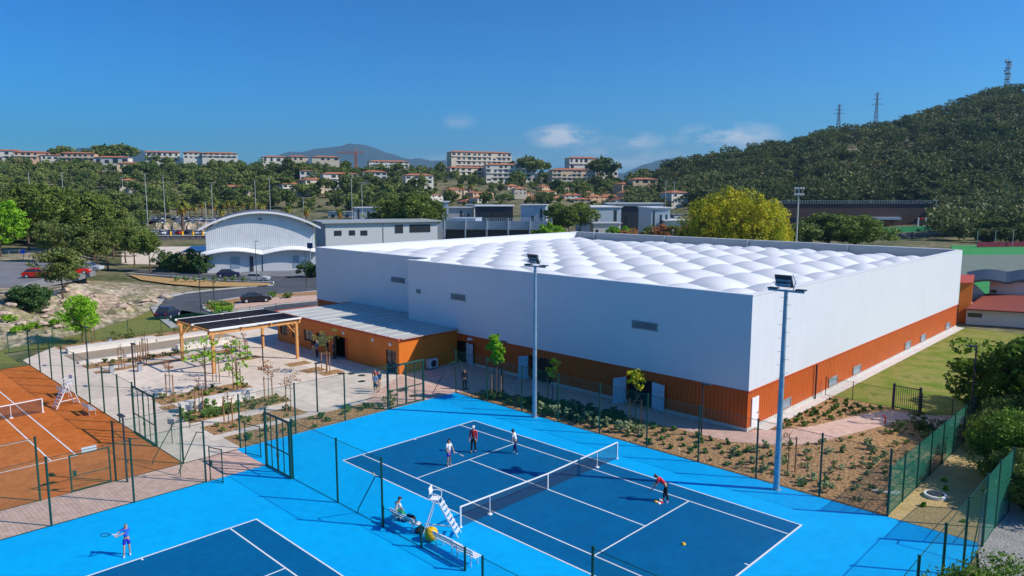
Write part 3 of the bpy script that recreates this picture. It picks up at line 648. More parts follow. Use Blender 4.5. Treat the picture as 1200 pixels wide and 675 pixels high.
fence('green mesh fence between the light blue court and the bed before the hall', [(-6.5, 4.0), (-2.8, 4.0), (.95, 4.0), (4.5, 4.0), (8.2, 4.0), (12.0, 4.0), (15.7, 4.0), (19.4, 4.0), (23.0, 4.0), (26.4, 4.0)], stays=[(-6.5, 4.0, 0, -2.6, 2.6), (-6.5, 4, 1.9, .02, 2.8)])
fence('dark green mesh fence running back from the blue court beside the sandy strip', [(26.4, 4.1), (26.4, 6.4), (26.4, 8.9), (26.4, 11.4), (26.4, 13.9), (26.4, 16.4), (26.4, 18.9), (26.4, 21.4), (26.4, 23.9)], h=2.6, m='densemesh', rails=(.6, 1.2, 1.8))
fence('green mesh fence along the right edge of the light blue surround', [(30.6, 3.6), (30.6, .1), (30.6, -3.4), (30.6, -6.9), (30.6, -10.4), (30.6, -13.9)], h=3.5, stays=[(30.6, 3.6, .0, -2.0, 2.8)], m='greenmesh')
fence('short green mesh panel at the far corner of the sandy strip beside the dark shrubs', [(30.6, 3.65), (30.6, 6.2), (30.7, 8.8)], h=3.4, m='densemesh', rails=(1, 2))
fence('green mesh fence between plaza beds and light blue surround, by the low shrubs', [(-6.55, -14.3), (-6.55, -10.4), (-6.55, -6.5), (-6.55, -2.75)])
fence('green mesh divider fence between the two blue courts, left of the benches', [(-2.6, -14.5), (.45, -14.5), (5.1, -14.5), (9.1, -14.5)], skip=(0,), stays=[(9.1, -14.5, -2.1, .0, 2.5)])
fence('green mesh fence along the plaza side of the clay court', [(-6.4, -17.95), (-10.6, -17.95)], group='green wire mesh fences round the courts', stays=[(-6.4, -17.95, 1.9, -.9, 3.0), (-6.4, -17.95, -1.2, -1.3, 2.6)])
fence('long green mesh fence along the far half of the clay court beside the plaza paving', [(-14.6, -17.95), (-17.6, -17.95), (-20.9, -17.95), (-24.3, -17.95), (-27.8, -17.95), (-31.4, -17.95), (-35.0, -17.95), (-38.8, -17.95), (-42.5, -17.95)])
fence('green mesh fence at the far left corner of the clay court', [(-42.5, -17.95), (-42.5, -20.5), (-42.5, -23), (-42.5, -26), (-42.5, -30)], h=3.3)
fence('green mesh fence between the clay court and the pink paver path', [(-6.4, -17.95), (-6.4, -21.7), (-6.4, -25.4), (-6.4, -29.5), (-6.4, -34)], skip=(1,), h=3.5)
fence('green mesh fence between the pink paver path and the near light blue surround', [(-2.6, -18.2), (-2.6, -22.0), (-2.6, -25.8), (-2.6, -29.6), (-2.6, -33)], stays=[(-2.6, -18.2, -2.2, -.6, 2.9)])
fence('low dark mesh fence behind the benches at the umpire chair', [(9.15, -14.5), (12.1, -14.5), (15.1, -14.5)], h=1.05, group='low mesh fences at the net gap')
fence('low dark mesh fence at the bottom edge between the blue courts', [(16.2, -14.5), (19.1, -14.5), (21.9, -14.5)], h=1.05, group='low mesh fences at the net gap')
fence('tall green mesh fence at the right end of the court divider', [(22.0, -14.5), (26.0, -14.5), (30.4, -14.5)], h=3.55, stays=[(22.0, -14.5, 2, 0, 1.9)])
fence('low green mesh fence at the rear of the plaza below the grass bank', [(-50.8, -18), (-50.8, -14), (-50.8, -10), (-50.7, -6.6), (-50.6, -3), (-50.5, .6), (-50.4, 4.2), (-50.4, 7.8), (-50.4, 11.4), (-46, 13.4)], h=1.9, r=.035, group=None)
fence('thin dark fence across the lawn entrance left of the grey gate', [(15.5, 24.3), (17.6, 24.3), (20.5, 24.3)], h=1.5, r=.03, pm='dgrey', group='thin lawn fences beside the grey gate')
fence('thin dark fence across the lawn entrance right of the grey gate', [(22.5, 24.3), (24.5, 24.3), (26.4, 24.3)], h=1.5, r=.03, pm='dgrey', group='thin lawn fences beside the grey gate')
def gate(label, a, b, h, m='green', bars=2, midrail=True, group=None, meshm='greenmesh', leafopen=None, r=.045, plate=False, name='mesh_gate'):
    t = thing(name, label, 'gate', (a[0], a[1], 0), group=group); A = Vector((a[0], a[1], 0)); B = Vector((b[0], b[1], 0)); Z = Vector((0, 0, 1))
    for p in (A, B): mb = MB(); mb.tube(p, p+Z*h, r, n=8); mb.build('post', M[m], t)
    mb = MB(); d = (B-A).normalized(); ang = math.atan2(d.y, d.x)
    mb.tube(A+Z*(h-.04), B+Z*(h-.04), r*.9, n=6); mb.tube(A+Z*.08, B+Z*.08, r*.7, n=6); mb.build('frame', M[m], t)
    mb = MB()
    for k in range(1, bars+1):
        p = A+(B-A)*k/(bars+1); mb.tube(p+Z*.09, p+Z*(h-.06), r*(.8 if k == (bars+1)/2 else .45), n=6)
    if midrail: mb.tube(A+Z*h*.42, B+Z*h*.42, r*.5, n=6)
    if bars or midrail: mb.build('bars', M[m], t)
    if meshm: mb = MB(); mb.poly(A+Z*.1, B+Z*.1, B+Z*(h-.1), A+Z*(h-.1)); mb.build('wire_mesh', M[meshm], t)
    mb = MB(); p = A+(B-A)*(.5 if bars % 2 else .1)+Z*1.05; mb.obox(p, (.16, .1, .26), ang); mb.build('lock', M[m], t)
    if plate: mb = MB(); p = A+(B-A)*.5+Z*(h+.12); mb.obox(p, (.75, .04, .28), ang); mb.build('sign_plate', M['lgrey'], t)
    return t
gate('tall green double gate between the blue courts, standing left of the near tall fence', (-2.45, -14.62), (.4, -14.62), 3.35, bars=3, r=.075)
gate('tall green double gate in the clay court fence beside the plaza', (-14.6, -17.95), (-10.7, -17.95), 3.3, bars=3, r=.07)
gate('green gate frame where the plaza paving meets the light blue surround', (-6.6, -2.7), (-6.6, .7), 3.3, bars=3, r=.09)
gate('small green gate in the clay court fence with a white plate on top', (-6.42, -23.9), (-6.42, -21.95), 2.1, bars=0, plate=True, r=.045)
gate('small green mesh gate standing open over the pink pavers', (-2.7, -17.9), (-1.75, -17.6), 2.0, bars=0, r=.035, plate=False)
gate('small dark green gate with a cross brace between plaza and court corner', (-5.3, -14.55), (-4.0, -14.2), 2.0, bars=0, r=.035)
t = thing('metal_gate', 'dark grey barred metal gate at the entrance of the lawn', 'gate', (20.6, 24.2, 0))
for x in (20.6, 22.4): mb = MB(); mb.box(x-.08, x+.08, 24.12, 24.28, 0, 1.95); mb.build('post', M['dgrey'], t)
mb = MB(); mb.box(20.7, 22.3, 24.17, 24.23, .1, .16); mb.box(20.7, 22.3, 24.17, 24.23, 1.75, 1.81); mb.build('rail', M['dgrey'], t)
mb = MB()
for k in range(11): x = 20.78+k*.145; mb.box(x-.015, x+.015, 24.18, 24.22, .16, 1.75)
mb.build('bars', M['dgrey'], t)

# ------------------------------------------------------------------ tennis nets
def net(label, x, y0, y1, h=1.07, sag=.914):
    t = thing('tennis_net', label, 'tennis net', (x, (y0+y1)/2, 0), group='tennis nets')
    for y in (y0, y1): mb = MB(); mb.tube((x, y, 0), (x, y, h), .05, n=8); mb.lathe([(.1, .0), (.1, .03), (.05, .04)], 8, (x, y, 0.012)); mb.build('post', M['white'], t)
    for y in (y0+(y1-y0)*.155, y1-(y1-y0)*.155): mb = MB(); mb.tube((x, y, .012), (x, y, h-.03), .025, n=6); mb.lathe([(.14, 0), (.14, .05), (.03, .06)], 8, (x, y, .012)); mb.build('singles_stick', M['white'], t)
    n = 12; zt = [h-(h-sag)*(1-abs(2*k/n-1)) for k in range(n+1)]; yk = [y0+(y1-y0)*k/n for k in range(n+1)]
    mb = MB(); tp = MB()
    for k in range(n):
        mb.poly((x, yk[k], .03), (x, yk[k+1], .03), (x, yk[k+1], zt[k+1]-.03), (x, yk[k], zt[k]-.03)); tp.hull([(x-.015, yk[k], zt[k]-.05), (x+.015, yk[k], zt[k]-.05), (x+.015, yk[k], zt[k]+.02), (x-.015, yk[k], zt[k]+.02)], [(x-.015, yk[k+1], zt[k+1]-.05), (x+.015, yk[k+1], zt[k+1]-.05), (x+.015, yk[k+1], zt[k+1]+.02), (x-.015, yk[k+1], zt[k+1]+.02)])
    mb.build('netting', M['net'], t); tp.build('white_tape', M['white'], t)
    mb = MB(); mb.box(x-.03, x+.03, (y0+y1)/2-.03, (y0+y1)/2+.03, .012, sag-.05); mb.build('centre_strap', M['white'], t)
net('tennis net across the blue court in front of the hall', 11.885, .95, -11.9)
net('tennis net across the orange clay court', -24.4, -21.1, -33.9)
net('tennis net across the near blue court at the bottom of the picture', 15.73, -17.5, -30.3)

# ------------------------------------------------------------------ umpire chairs, benches
def umpire(label, x, y, rz, sc_=1):
    t = thing('umpire_chair', label, 'umpire chair', (x, y, 0), rz, group='white umpire chairs'); m = M['white']
    S = 1.75
    for sy in (-.28, .28):
        mb = MB(); mb.obox((.62, sy, S/2-.05), (.07, .045, 2.0), ry=R(-29)); mb.build('ladder_rail', m, t, world=False)
        mb = MB(); mb.tube((-.62, sy*1.5, .02), (-.05, sy, S), .03, n=6); mb.build('leg', m, t, world=False)
        mb = MB(); mb.path([(.15, sy, S), (.18, sy, S+.28), (-.05, sy, S+.34), (-.3, sy, S+.3), (-.3, sy, S)], .022, 6); mb.build('arm_rail', m, t, world=False)
    for k in range(7):
        z = .22+k*.22; xx = 1.12-.555*z*1.0; mb = MB(); mb.obox((xx, 0, z), (.13, .54, .035)); mb.build('rung', m, t, world=False)
    mb = MB(); mb.obox((-.08, 0, S+.0), (.42, .5, .05)); mb.build('seat', m, t, world=False)
    mb = MB(); mb.obox((-.3, 0, S+.42), (.04, .5, .32), ry=R(-8)); mb.build('backrest', m, t, world=False)
    mb = MB(); mb.obox((.05, 0, .42), (1.3, .04, .05)); mb.tube((-.55, -.4, .18), (-.55, .4, .18), .025, n=6); mb.build('cross_bar', m, t, world=False)
    return t
umpire('white umpire chair with ladder beside the net of the blue court', 11.55, -13.1, R(35))
umpire('white umpire chair standing on the clay court beside the plaza fence', -25.1, -19.2, R(-75))
def bench(label, x, y, rz, L_=1.6, m='white', group='benches beside the courts'):
    t = thing('bench', label, 'bench', (x, y, 0), rz, group=group)
    for k, yy in enumerate((-.17, -.03, .11)):
        mb = MB(); mb.obox((0, yy, .45), (L_, .11, .035)); mb.build('seat_slat', M[m], t, world=False)
    for k, zz in enumerate((.62, .76)):
        mb = MB(); mb.obox((0, .24+k*.03, zz), (L_, .03, .1), rx=R(-12)); mb.build('back_slat', M[m], t, world=False)
    for sx in (-L_/2+.2, L_/2-.2):
        mb = MB(); mb.tube((sx, -.2, 0), (sx, -.2, .43), .022, n=6); mb.tube((sx, .2, 0), (sx, .27, .82), .022, n=6); mb.tube((sx, -.2, .42), (sx, .2, .42), .02, n=6); mb.build('leg', M['lgrey'], t, world=False)
    return t
bench('white slatted bench with bags on it, left of the umpire chair', 10.0, -13.75, R(180), 1.9)
bench('white slatted bench right of the yellow ball, middle one behind the low fence', 13.2, -13.85, R(180), 1.5)
bench('white slatted bench at the right end of the low fence', 14.6, -13.9, R(180), 1.3)
bench('grey and white bench on the clay court, right of the umpire chair', -21.6, -18.75, R(180), 1.7, 'lgrey')
bench('grey bench on the clay court, left of the umpire chair', -28.4, -18.75, R(180), 1.7, 'lgrey')
t = thing('exercise_ball', 'large yellow ball beside the umpire chair', 'ball', (11.9, -13.75, 0))
mb = MB(); mb.lathe([(.001, 0), (.12, .012), (.24, .08), (.31, .2), (.33, .33), (.31, .46), (.24, .58), (.12, .648), (.001, .66)], 16, (11.9, -13.75, .0)); mb.build('ball_body', M['yellow'], t, smooth=True)
mb = MB(); mb.lathe([(.03, 0), (.03, .01), (.01, .012)], 8, (11.9, -13.75, .66)); mb.build('valve', M['black'], t)
def bag(label, x, y, z, c, rz=0):
    t = thing('sports_bag', label, 'bag', (x, y, z), rz, group='bags around the benches')
    mb = MB(); mb.hull([(-.22, -.12, 0), (.22, -.12, 0), (.22, .12, 0), (-.22, .12, 0)], [(-.25, -.14, .12), (.25, -.14, .12), (.25, .14, .12), (-.25, .14, .12)]); mb.hull([(-.25, -.14, .12), (.25, -.14, .12), (.25, .14, .12), (-.25, .14, .12)], [(-.18, -.08, .26), (.18, -.08, .26), (.18, .08, .26), (-.18, .08, .26)]); mb.build('bag_body', M[c], t, world=False)
    mb = MB(); mb.path([(-.12, 0, .25), (-.08, 0, .36), (.08, 0, .36), (.12, 0, .25)], .012, 5); mb.build('strap', M['c_black'], t, world=False)
bag('green sports bag on the bench left of the umpire chair', 9.5, -13.75, .47, 'c_green', .2); bag('black sports bag on the bench left of the umpire chair', 10.3, -13.75, .47, 'c_black', .4)
bag('orange sports bag on the ground by the seated person', 8.75, -13.2, 0, 'yellow', 1); bag('dark blue bag on the ground under the first bench', 9.3, -13.4, 0, 'c_navy', .3)
bag('black bag on the ground between bench and umpire chair', 10.9, -13.6, 0, 'c_black', 1.2)
def cone(label, x, y, c, r=.11, h=.08):
    t = MB(); t.lathe([(r, 0), (r, .012), (r*.55, h), (r*.35, h), (r*.3, h-.01)], 14, (0, 0, 0)); o = t.build('marker_disc', M[c]); o.location = (x, y, .01); tag(o, label, 'marker disc', 'coloured training discs')
for l, px, py, c in [('yellow training disc on the blue court at the coach, leftmost of the pile', 768.5, 588.3, 'yellow'), ('white training disc in the pile at the coach, farthest from her feet', 772.2, 590.2, 'white'), ('red training disc in the pile on the court', 774.8, 589.2, 'c_red'), ('white training disc in the pile, topmost', 774, 587, 'white'), ('light blue training disc nearest the feet of the coach', 781.3, 588.6, 'c_light'), ('single yellow training disc lying alone in the service box', 801, 638, 'yellow')]:
    p = G(px, py); cone(l, p.x, p.y, c)
t = MB(); t.lathe([(.001, 0), (.03, .01), (.05, .05), (.03, .09), (.001, .1)], 8); o = t.build('tennis_ball', M['yellow'], smooth=True); p = G(438, 556); o.location = (p.x, p.y, .01); tag(o, 'yellow tennis ball on the light blue surround near the fence stay', 'tennis ball')

# ------------------------------------------------------------------ light masts and lamp posts
def mast(label, x, y, rz, h=11.05):
    t = thing('light_mast', label, 'light mast', (x, y, 0), rz, group='floodlight masts of the blue court'); m = M['mast']
    mb = MB(); mb.tube((0, 0, 0), (0, 0, h*.5), .17, .14, 12); mb.tube((0, 0, h*.5), (0, 0, h), .14, .10, 12); mb.build('pole', m, t, world=False)
    mb = MB(); mb.box(-.22, .22, -.22, .22, 0.002, .03); mb.build('base_plate', m, t, world=False)
    mb = MB()
    for k in range(26): z = 1.8+k*.37; sgn = 1 if k % 2 else -1; mb.tube((0, sgn*.1, z), (0, sgn*.33, z), .012, n=4)
    mb.build('climbing_rungs', M['grey'], t, world=False)
    mb = MB(); mb.box(-.05, .05, -.98, .98, h-.06, h+.05); mb.build('cross_arm', M['mast'], t, world=False)
    for sgn in (-1, 1):
        mb = MB(); mb.box(-.3, .1, sgn*.75-.25, sgn*.75+.25, h+.052, h+.12); mb.build('flat_lamp', M['dgrey'], t, world=False)
    mb = MB(); mb.obox((.08, -.1, h+.52), (.1, .9, .72), ry=R(28)); o = mb.build('floodlight', M['dgrey'], t, world=False)
    for k in range(3):
        mb = MB(); mb.obox((.15+(k-1)*.11, -.1, h+.55+(k-1)*-.21), (.03, .82, .15), ry=R(28)); mb.build('lens', M['blueglass'], o, world=False)
    mb = MB(); mb.path([(0, .35, h), (.0, .5, h+.5), (-.05, .3, h+.9)], .025, 6); mb.build('bracket', M['mast'], t, world=False)
mast('tall galvanised floodlight mast at the fence in the middle of the picture', 2.6, 3.6, R(-90)); mast('tall galvanised floodlight mast at the fence near the hall corner', 20.93, 3.3, R(-90))
def lamp(label, x, y, h, rz, z=0, arm=.5):
    t = thing('street_lamp', label, 'street lamp', (x, y, z), rz, group='slim dark lamp posts')
    mb = MB(); mb.tube((0, 0, 0), (0, 0, h), .065, .05, 8); mb.build('pole', M['dgrey'], t, world=False)
    mb = MB(); mb.box(-.06, arm+.1, -.12, .12, h-.02, h+.06); o = mb.build('lamp_head', M['dgrey'], t, world=False)
    mb = MB(); mb.box(.1, arm, -.08, .08, h-.035, h-.021); mb.build('lens', M['lgrey'], o, world=False)
lamp('dark lamp post left of the long plaza walls, near the far clay fence', -37.8, -14.3, 3.8, 0)
lamp('dark lamp post beside the sand pitch, left of the pergola', -26.7, -13.9, 3.8, 0)
lamp('dark lamp post on the pink paver path between clay and blue courts', -5.8, -21.3, 3.8, R(180))
lamp('dark lamp post among the beds in front of the three chatting people', -9.8, -6.8, 3.7, R(90))
lamp('dark lamp post at the shaded front wall near the columnar tree', -6.1, 8.9, 3.6, 0)
lamp('dark lamp post on the walkway near the hall corner', 13.4, 8.4, 3.6, 0)
lamp('tall dark lamp post at the green fence beside the lawn', 26.0, 22.6, 5.8, R(180))
lamp('dark lamp post right of the pergola on the plaza', -26.1, -2.8, 3.0, 0)
lamp('dark lamp post in front of the arched hall', -88.0, 27.5, 7.5, R(90)); lamp('dark lamp post on the road loop behind the pergola', -62.5, 6.6, 6, 0)
lamp('thin lamp post at the right end of the arched hall forecourt', -75, 30, 6.3, R(90)); lamp('thin lamp post between pergola and parked black car', -52, 4, 5.2, 0)

# ------------------------------------------------------------------ small site furniture
def manhole(label, x, y, r, raised=.0, ring='white'):
    t = thing('manhole', label, 'manhole', (x, y, 0), group=None)
    mb = MB(); mb.lathe([(r, 0), (r, .06+raised), (r*.78, .07+raised), (r*.76, .02)], 24, (x, y, .0)); mb.build('ring', M[ring], t)
    mb = MB(); mb.lathe([(r*.77, 0), (r*.77, .085+raised), (.01, .09+raised)], 24, (x, y, .005)); mb.build('lid', M['dgrey'], t)
p = G(1096, 582); manhole('round dark manhole lid in a white ring on the sandy strip', p.x, p.y, .55, .1)
p = G(1036, 577); mb = MB(); mb.obox((p.x, p.y, .04), (1.3, .35, .05), .3); mb.obox((p.x+.5, p.y+.4, .03), (.5, .3, .04), 1.0); tag(mb.build('stone_slab', M['whiteconc']), 'pale flat stone slab lying in the mulch near the fence', 'stone slab')
for i, (px, py) in enumerate([(466, 438), (478, 434), (424, 447), (474, 456), (470, 458), (484, 464), (545, 458-2), (412, 438), (424, 440), (400, 438), (760, 520), (655, 470)]):
    p = G(px, py); mb = MB(); mb.lathe([(.33, 0), (.33, .006), (.3, .008)], 16, (0, 0, 0)); o = mb.build('drain_cover', M['dgrey']); o.location = (p.x, p.y, .02); tag(o, 'dark round drain cover set flush in the paving', 'drain cover', 'drain covers in the paving')
p = G(1037, 497); t = thing('standpipe', 'small red standpipe in the mulch by the pink path', 'standpipe', (p.x, p.y, 0))
mb = MB(); mb.path([(0, 0, 0), (0, 0, .45), (-.12, 0, .65), (-.15, 0, .6)], .05, 6); mb.build('pipe', M['redpaint'], t, world=False); mb = MB(); mb.lathe([(.07, 0), (.07, .03)], 8, (0, 0, .42)); mb.build('valve', M['redpaint'], t, world=False)
for i, (px, py) in enumerate([(131, 437), (164, 435), (103, 409), (129, 404)]):
    p = G(px, py); t = thing('litter_bin', ['small grey bin at the left end of the near plaza bed', 'small grey bin between lamp post and pergola', 'small dark box on the far white wall', 'small dark box right of the far white wall'][i], 'litter bin', (p.x, p.y, 0)); mb = MB(); mb.obox((0, 0, .35), (.35, .35, .7)); mb.build('bin_body', M['grey'], t, world=False); mb = MB(); mb.obox((0, 0, .73), (.4, .4, .05)); mb.build('lid', M['dgrey'], t, world=False)
for i, (x, y) in enumerate([(-19.4, -15.2), (-13.0, -14.9), (-8.7, -14.4), (-10.6, -17.0)]):
    p = (x, y)
    if i in (0, 2): continue
    t = thing('notice_panel', 'small pale notice panel on a post, ' + ('between the near beds' if i == 1 else 'in front of the tall clay court gate'), 'notice panel', (x, y, 0))
    mb = MB(); mb.tube((0, 0, 0), (0, 0, 1.5), .03, n=6); mb.build('post', M['dgrey'], t, world=False); mb = MB(); mb.obox((0, 0, 1.45), (.5, .04, .35), .6); mb.build('panel', M['lgrey'], t, world=False)

# ------------------------------------------------------------------ vegetation
def clumps(n, rad, hgt, seed, shape='dome', hollow=.35):
    """centres of leaf clumps in a crown of radius rad and height hgt (bottom at 0)"""
    r = np.random.default_rng(seed); out = []
    while len(out) < n:
        p = r.uniform(-1, 1, 3); q = np.linalg.norm(p)
        if q > 1 or q < hollow: continue
        z = (p[2]+1)/2
        if shape == 'umbrella' and z < .3 and r.random() < .85: continue
        if shape == 'cone': k = (1-z)*1.0+.12; p = np.array([p[0]*k, p[1]*k, p[2]])
        if shape == 'column': p = np.array([p[0], p[1], p[2]])
        w_ = 1+.28*math.sin(3*math.atan2(p[1], p[0])+seed)+.18*math.sin(5*math.atan2(p[1], p[0])+seed*2)
        out.append((p[0]*rad*w_, p[1]*rad*w_, z*hgt))
    return np.array(out)
def crownmesh(name, m, nclump, per, rad, hgt, leaf, crad, seed, shape='dome', flat=.6):
    r = np.random.default_rng(seed+100); C_ = clumps(nclump, rad, hgt, seed, shape)
    pts = []
    for c in C_:
        k = crad*r.uniform(.6, 1.35); q = r.normal(size=(per, 3)); q /= np.linalg.norm(q, axis=1)[:, None]; q *= (k*r.uniform(.55, 1, per)**.5)[:, None]; q[:, 2] *= flat
        pts.append(c+q)
    return MB().leaves(np.concatenate(pts), leaf, r).mesh(name, m)
def trunkmesh(h, r0, crown_r, crown_h, seed, lean=0, limbs=6, stems=1):
    r = random.Random(seed); mb = MB()
    for s_ in range(stems):
        ox = r.uniform(-.4, .4)*(stems > 1); oy = r.uniform(-.4, .4)*(stems > 1)
        pts = [Vector((ox, oy, -.4))]
        for k in range(1, 5): t_ = k/4; pts.append(Vector((ox+lean*t_*t_+r.uniform(-.12, .12)*h*.1, oy+r.uniform(-.12, .12)*h*.1, h*t_)))
        for k in range(4): mb.tube(pts[k], pts[k+1], r0*(1-.17*k), r0*(1-.17*(k+1)), 8)
        for k in range(limbs):
            b = pts[3+(k % 2)] if k < limbs-2 else pts[2]; a = 2*math.pi*k/limbs+r.random(); l = crown_r*r.uniform(.5, .9)
            e = b+Vector((math.cos(a)*l, math.sin(a)*l, crown_h*r.uniform(.25, .6))); mid = (b+e)/2+Vector((0, 0, -.06*l)); mb.tube(b, mid, r0*.38, r0*.24, 6); mb.tube(mid, e, r0*.24, r0*.08, 5)
            for q in range(2):
                a2 = a+r.uniform(-.9, .9); mb.tube(mid, mid+Vector((math.cos(a2)*l*.5, math.sin(a2)*l*.5, crown_h*.25)), r0*.16, r0*.05, 4)
    return mb.mesh('trunk', M['bark'])
PROTO = {}
def proto(key, m, th, r0, cr, ch, nclump, per, leaf, crad, seed, shape='dome', lean=0, limbs=6, drop=.15, stems=1, flat=.6):
    PROTO[key] = (trunkmesh(th, r0, cr, ch, seed, lean, limbs, stems), crownmesh('crown', M[m], nclump, per, cr, ch, leaf, crad, seed, shape, flat), th-ch*drop, lean)
def tree(key, x, y, z, label, cat='tree', sc_=1.0, rz=None, group=None, name='pine_tree', sz=None):
    tm, cm, cz, lean = PROTO[key]; t = thing(name, label, cat, (x, y, z), random.uniform(0, 6.28) if rz is None else rz, group)
    t.scale = (sc_, sc_, sz or sc_)
    a = bpy.data.objects.new('trunk', tm); b = bpy.data.objects.new('crown', cm)
    for o in (a, b): COL.objects.link(o); o.parent = t
    b.location = (lean, 0, cz); return t
proto('pineA', 'leaf_pine', 6, .28, 4.2, 8.5, 150, 60, .26, 1.0, 1, 'dome', .5)
proto('pineB', 'leaf_pine', 7, .26, 3.6, 7.0, 120, 60, .26, 1.0, 2, 'dome', -.4)
proto('pineC', 'leaf_oliv', 5, .22, 3.4, 7.0, 110, 60, .24, .9, 3, 'dome', .3)
proto('lime', 'leaf_lime', 4, .22, 4.0, 9.0, 130, 60, .24, 1.0, 4)
proto('umbrella', 'leaf_pine', 4.5, .30, 5.4, 6.2, 190, 60, .28, 1.1, 5, 'dome', .2, drop=.3)
proto('bright', 'leaf_bright', 2.6, .28, 4.3, 5.6, 300, 120, .15, .85, 6, 'dome', .3, drop=.33, limbs=8)
proto('farA', 'leaf_far', 4, .22, 3.4, 6.0, 60, 26, .5, 1.1, 7, 'dome', limbs=3)
proto('farB', 'leaf_far', 5, .22, 4.2, 4.8, 60, 26, .5, 1.1, 8, 'umbrella', limbs=3)
proto('farC', 'leaf_far', 3, .2, 2.9, 7.5, 60, 26, .5, 1.0, 9, 'dome', limbs=3)
proto('farL', 'leaf_oliv', 3, .2, 3.2, 6, 50, 26, .45, 1.0, 10, 'dome', limbs=3)
proto('cypress', 'leaf_dark', 1.5, .15, .9, 8, 40, 30, .3, .5, 11, 'cone', limbs=1, drop=.05)
proto('poplar', 'leaf_yel', 4, .35, 5.4, 14, 250, 42, .24, 1.0, 12, 'dome', limbs=9, drop=.22, stems=3, flat=1.0)
def bushmesh(m, rad, h, n, per, leaf, seed): return crownmesh('foliage', M[m], n, per, rad, h, leaf, rad*.28, seed, 'dome')
def bush(label, x, y, z, rad, h, m='leaf_dark', seed=0, n=40, per=60, leaf=.09, group=None, name='shrub', me=None, scale=None, cat='shrub'):
    t = thing(name, label, cat, (x, y, z), random.uniform(0, 6.28), group)
    if scale: t.scale = scale
    f = bpy.data.objects.new('foliage', me or bushmesh(m, rad, h, n, per, leaf, seed)); COL.objects.link(f); f.parent = t
    mb = MB()
    for k in range(4): a = k*1.6+seed; mb.tube((0, 0, -.1), (math.cos(a)*rad*.5, math.sin(a)*rad*.5, h*.6), rad*.04, rad*.015, 5)
    mb.build('stems', M['bark'], t, world=False); return t

# near left group behind the car park
def gat(px, Y): x, y = at(px, Y); return x, y, EZ(x, y)-.1
for key, px, Y, top, lab in [
    ('lime', -6, 150, 232, 'bright lime green tree cut by the left edge of the picture'),
    ('pineA', 28, 168, 212, 'tall pine at the back of the car park, left of the others'),
    ('pineB', 52, 160, 215, 'tall grey green pine behind the red car'),
    ('pineA', 78, 172, 218, 'tall pine in the middle of the grove behind the red cars'),
    ('pineB', 104, 166, 226, 'pine at the right of the grove behind the red cars'),
    ('pineB', 120, 150, 254, 'pine between the grove and the lane, with a low crown'), ('pineC', 152, 162, 262, 'short broad pine at the edge of the lane'),
    ('pineC', 128, 176, 240, 'pine at the far right of the grove, lower than the rest'),
    ('pineC', 55, 142, 258, 'olive green pine directly behind the red car, in front of the grove'),
    ('pineC', 88, 140, 262, 'low bushy pine right above the second red car'),
    ('pineC', 108, 146, 266, 'low bushy bright pine right of the red cars'),
    ('pineB', 142, 168, 256, 'slim airy pine left of the lane, with bare trunk'),
    ('pineB', 170, 150, 270, 'small airy pine beside the lane near the arched hall'),
    ('pineA', 10, 185, 225, 'pine far left behind the lime green tree')]:
    x, y, z = gat(px, Y); H_ = zrow(top, Y)-z; th = PROTO[key][2]; base = {'pineA': 13.8, 'pineB': 13.2, 'pineC': 11, 'lime': 11.8}[key]
    tree(key, x, y, z, lab, sc_=H_/base, name='pine_tree' if key != 'lime' else 'tree')
p = GE(74, 352); tree('pineC', p.x, p.y, EZ(p.x, p.y)-.1, 'leaning pine with bare trunk on the rocky bank in front of the red cars', sc_=.74, sz=.62, rz=2.6)
p = GE(36, 363); bush('dense round dark green shrub on the rocky bank', p.x, p.y, EZ(p.x, p.y)-.1, 2.3, 3.0, 'leaf_dark', 3, 90, 90, .16)
p = G(97, 402); tree('lime', p.x, p.y, 0, 'small fresh green tree on the grass verge at the foot of the rocky bank', sc_=.42, sz=.45, name='young_tree')
for i, (px, py) in enumerate([(18, 392), (42, 385), (30, 388), (64, 383), (10, 378)]):
    p = GE(px, py); bush('small yellow green shrub low on the rocky bank', p.x, p.y, EZ(p.x, p.y), .7, .7, 'leaf_lime', i, 16, 40, .1, group='small shrubs at the foot of the bank')
# hedge left of the arched hall
for i, (px, Y, h) in enumerate([(188, 158, 3.6), (200, 152, 3.2), (211, 150, 4.2), (222, 149, 4.6), (233, 147, 4.4), (245, 150, 3.2)]):
    x, y = at(px, Y); bush('rounded dark hedge shrub in the row left of the arched hall', x, y, 0, 2.3, h, 'leaf_oliv' if i % 2 else 'leaf_dark', 20+i, 50, 50, .2, group='hedge shrubs left of the arched hall')
for i, px in enumerate([207, 218, 229, 240, 252, 264, 273, 285]):
    p = G(px, 331+i*.1); bush('small clipped green shrub in the row on the ochre bank', p.x, p.y, .2, .5, 1.1, 'leaf_young', i, 12, 30, .1, group='clipped shrubs on the ochre bank')
x, y = at(362, 140); bush('dark round shrub at the right end of the arched hall forecourt', x, y, 0, 2.2, 3.0, 'leaf_dark', 31, 50, 60, .2)
for i, (px, py, m) in enumerate([(250, 362, 'leaf_lime'), (262, 359, 'leaf_young'), (256, 366, 'leaf_lime'), (268, 364, 'leaf_lime'), (248, 358, 'leaf_tuft'), (318, 348, 'leaf_young'), (338, 349, 'leaf_oliv')]):
    p = G(px, py, .15); bush('low leafy shrub on the planted traffic island', p.x, p.y, .15, .9, .8, m, 40+i, 16, 36, .12, group='shrubs of the traffic island')
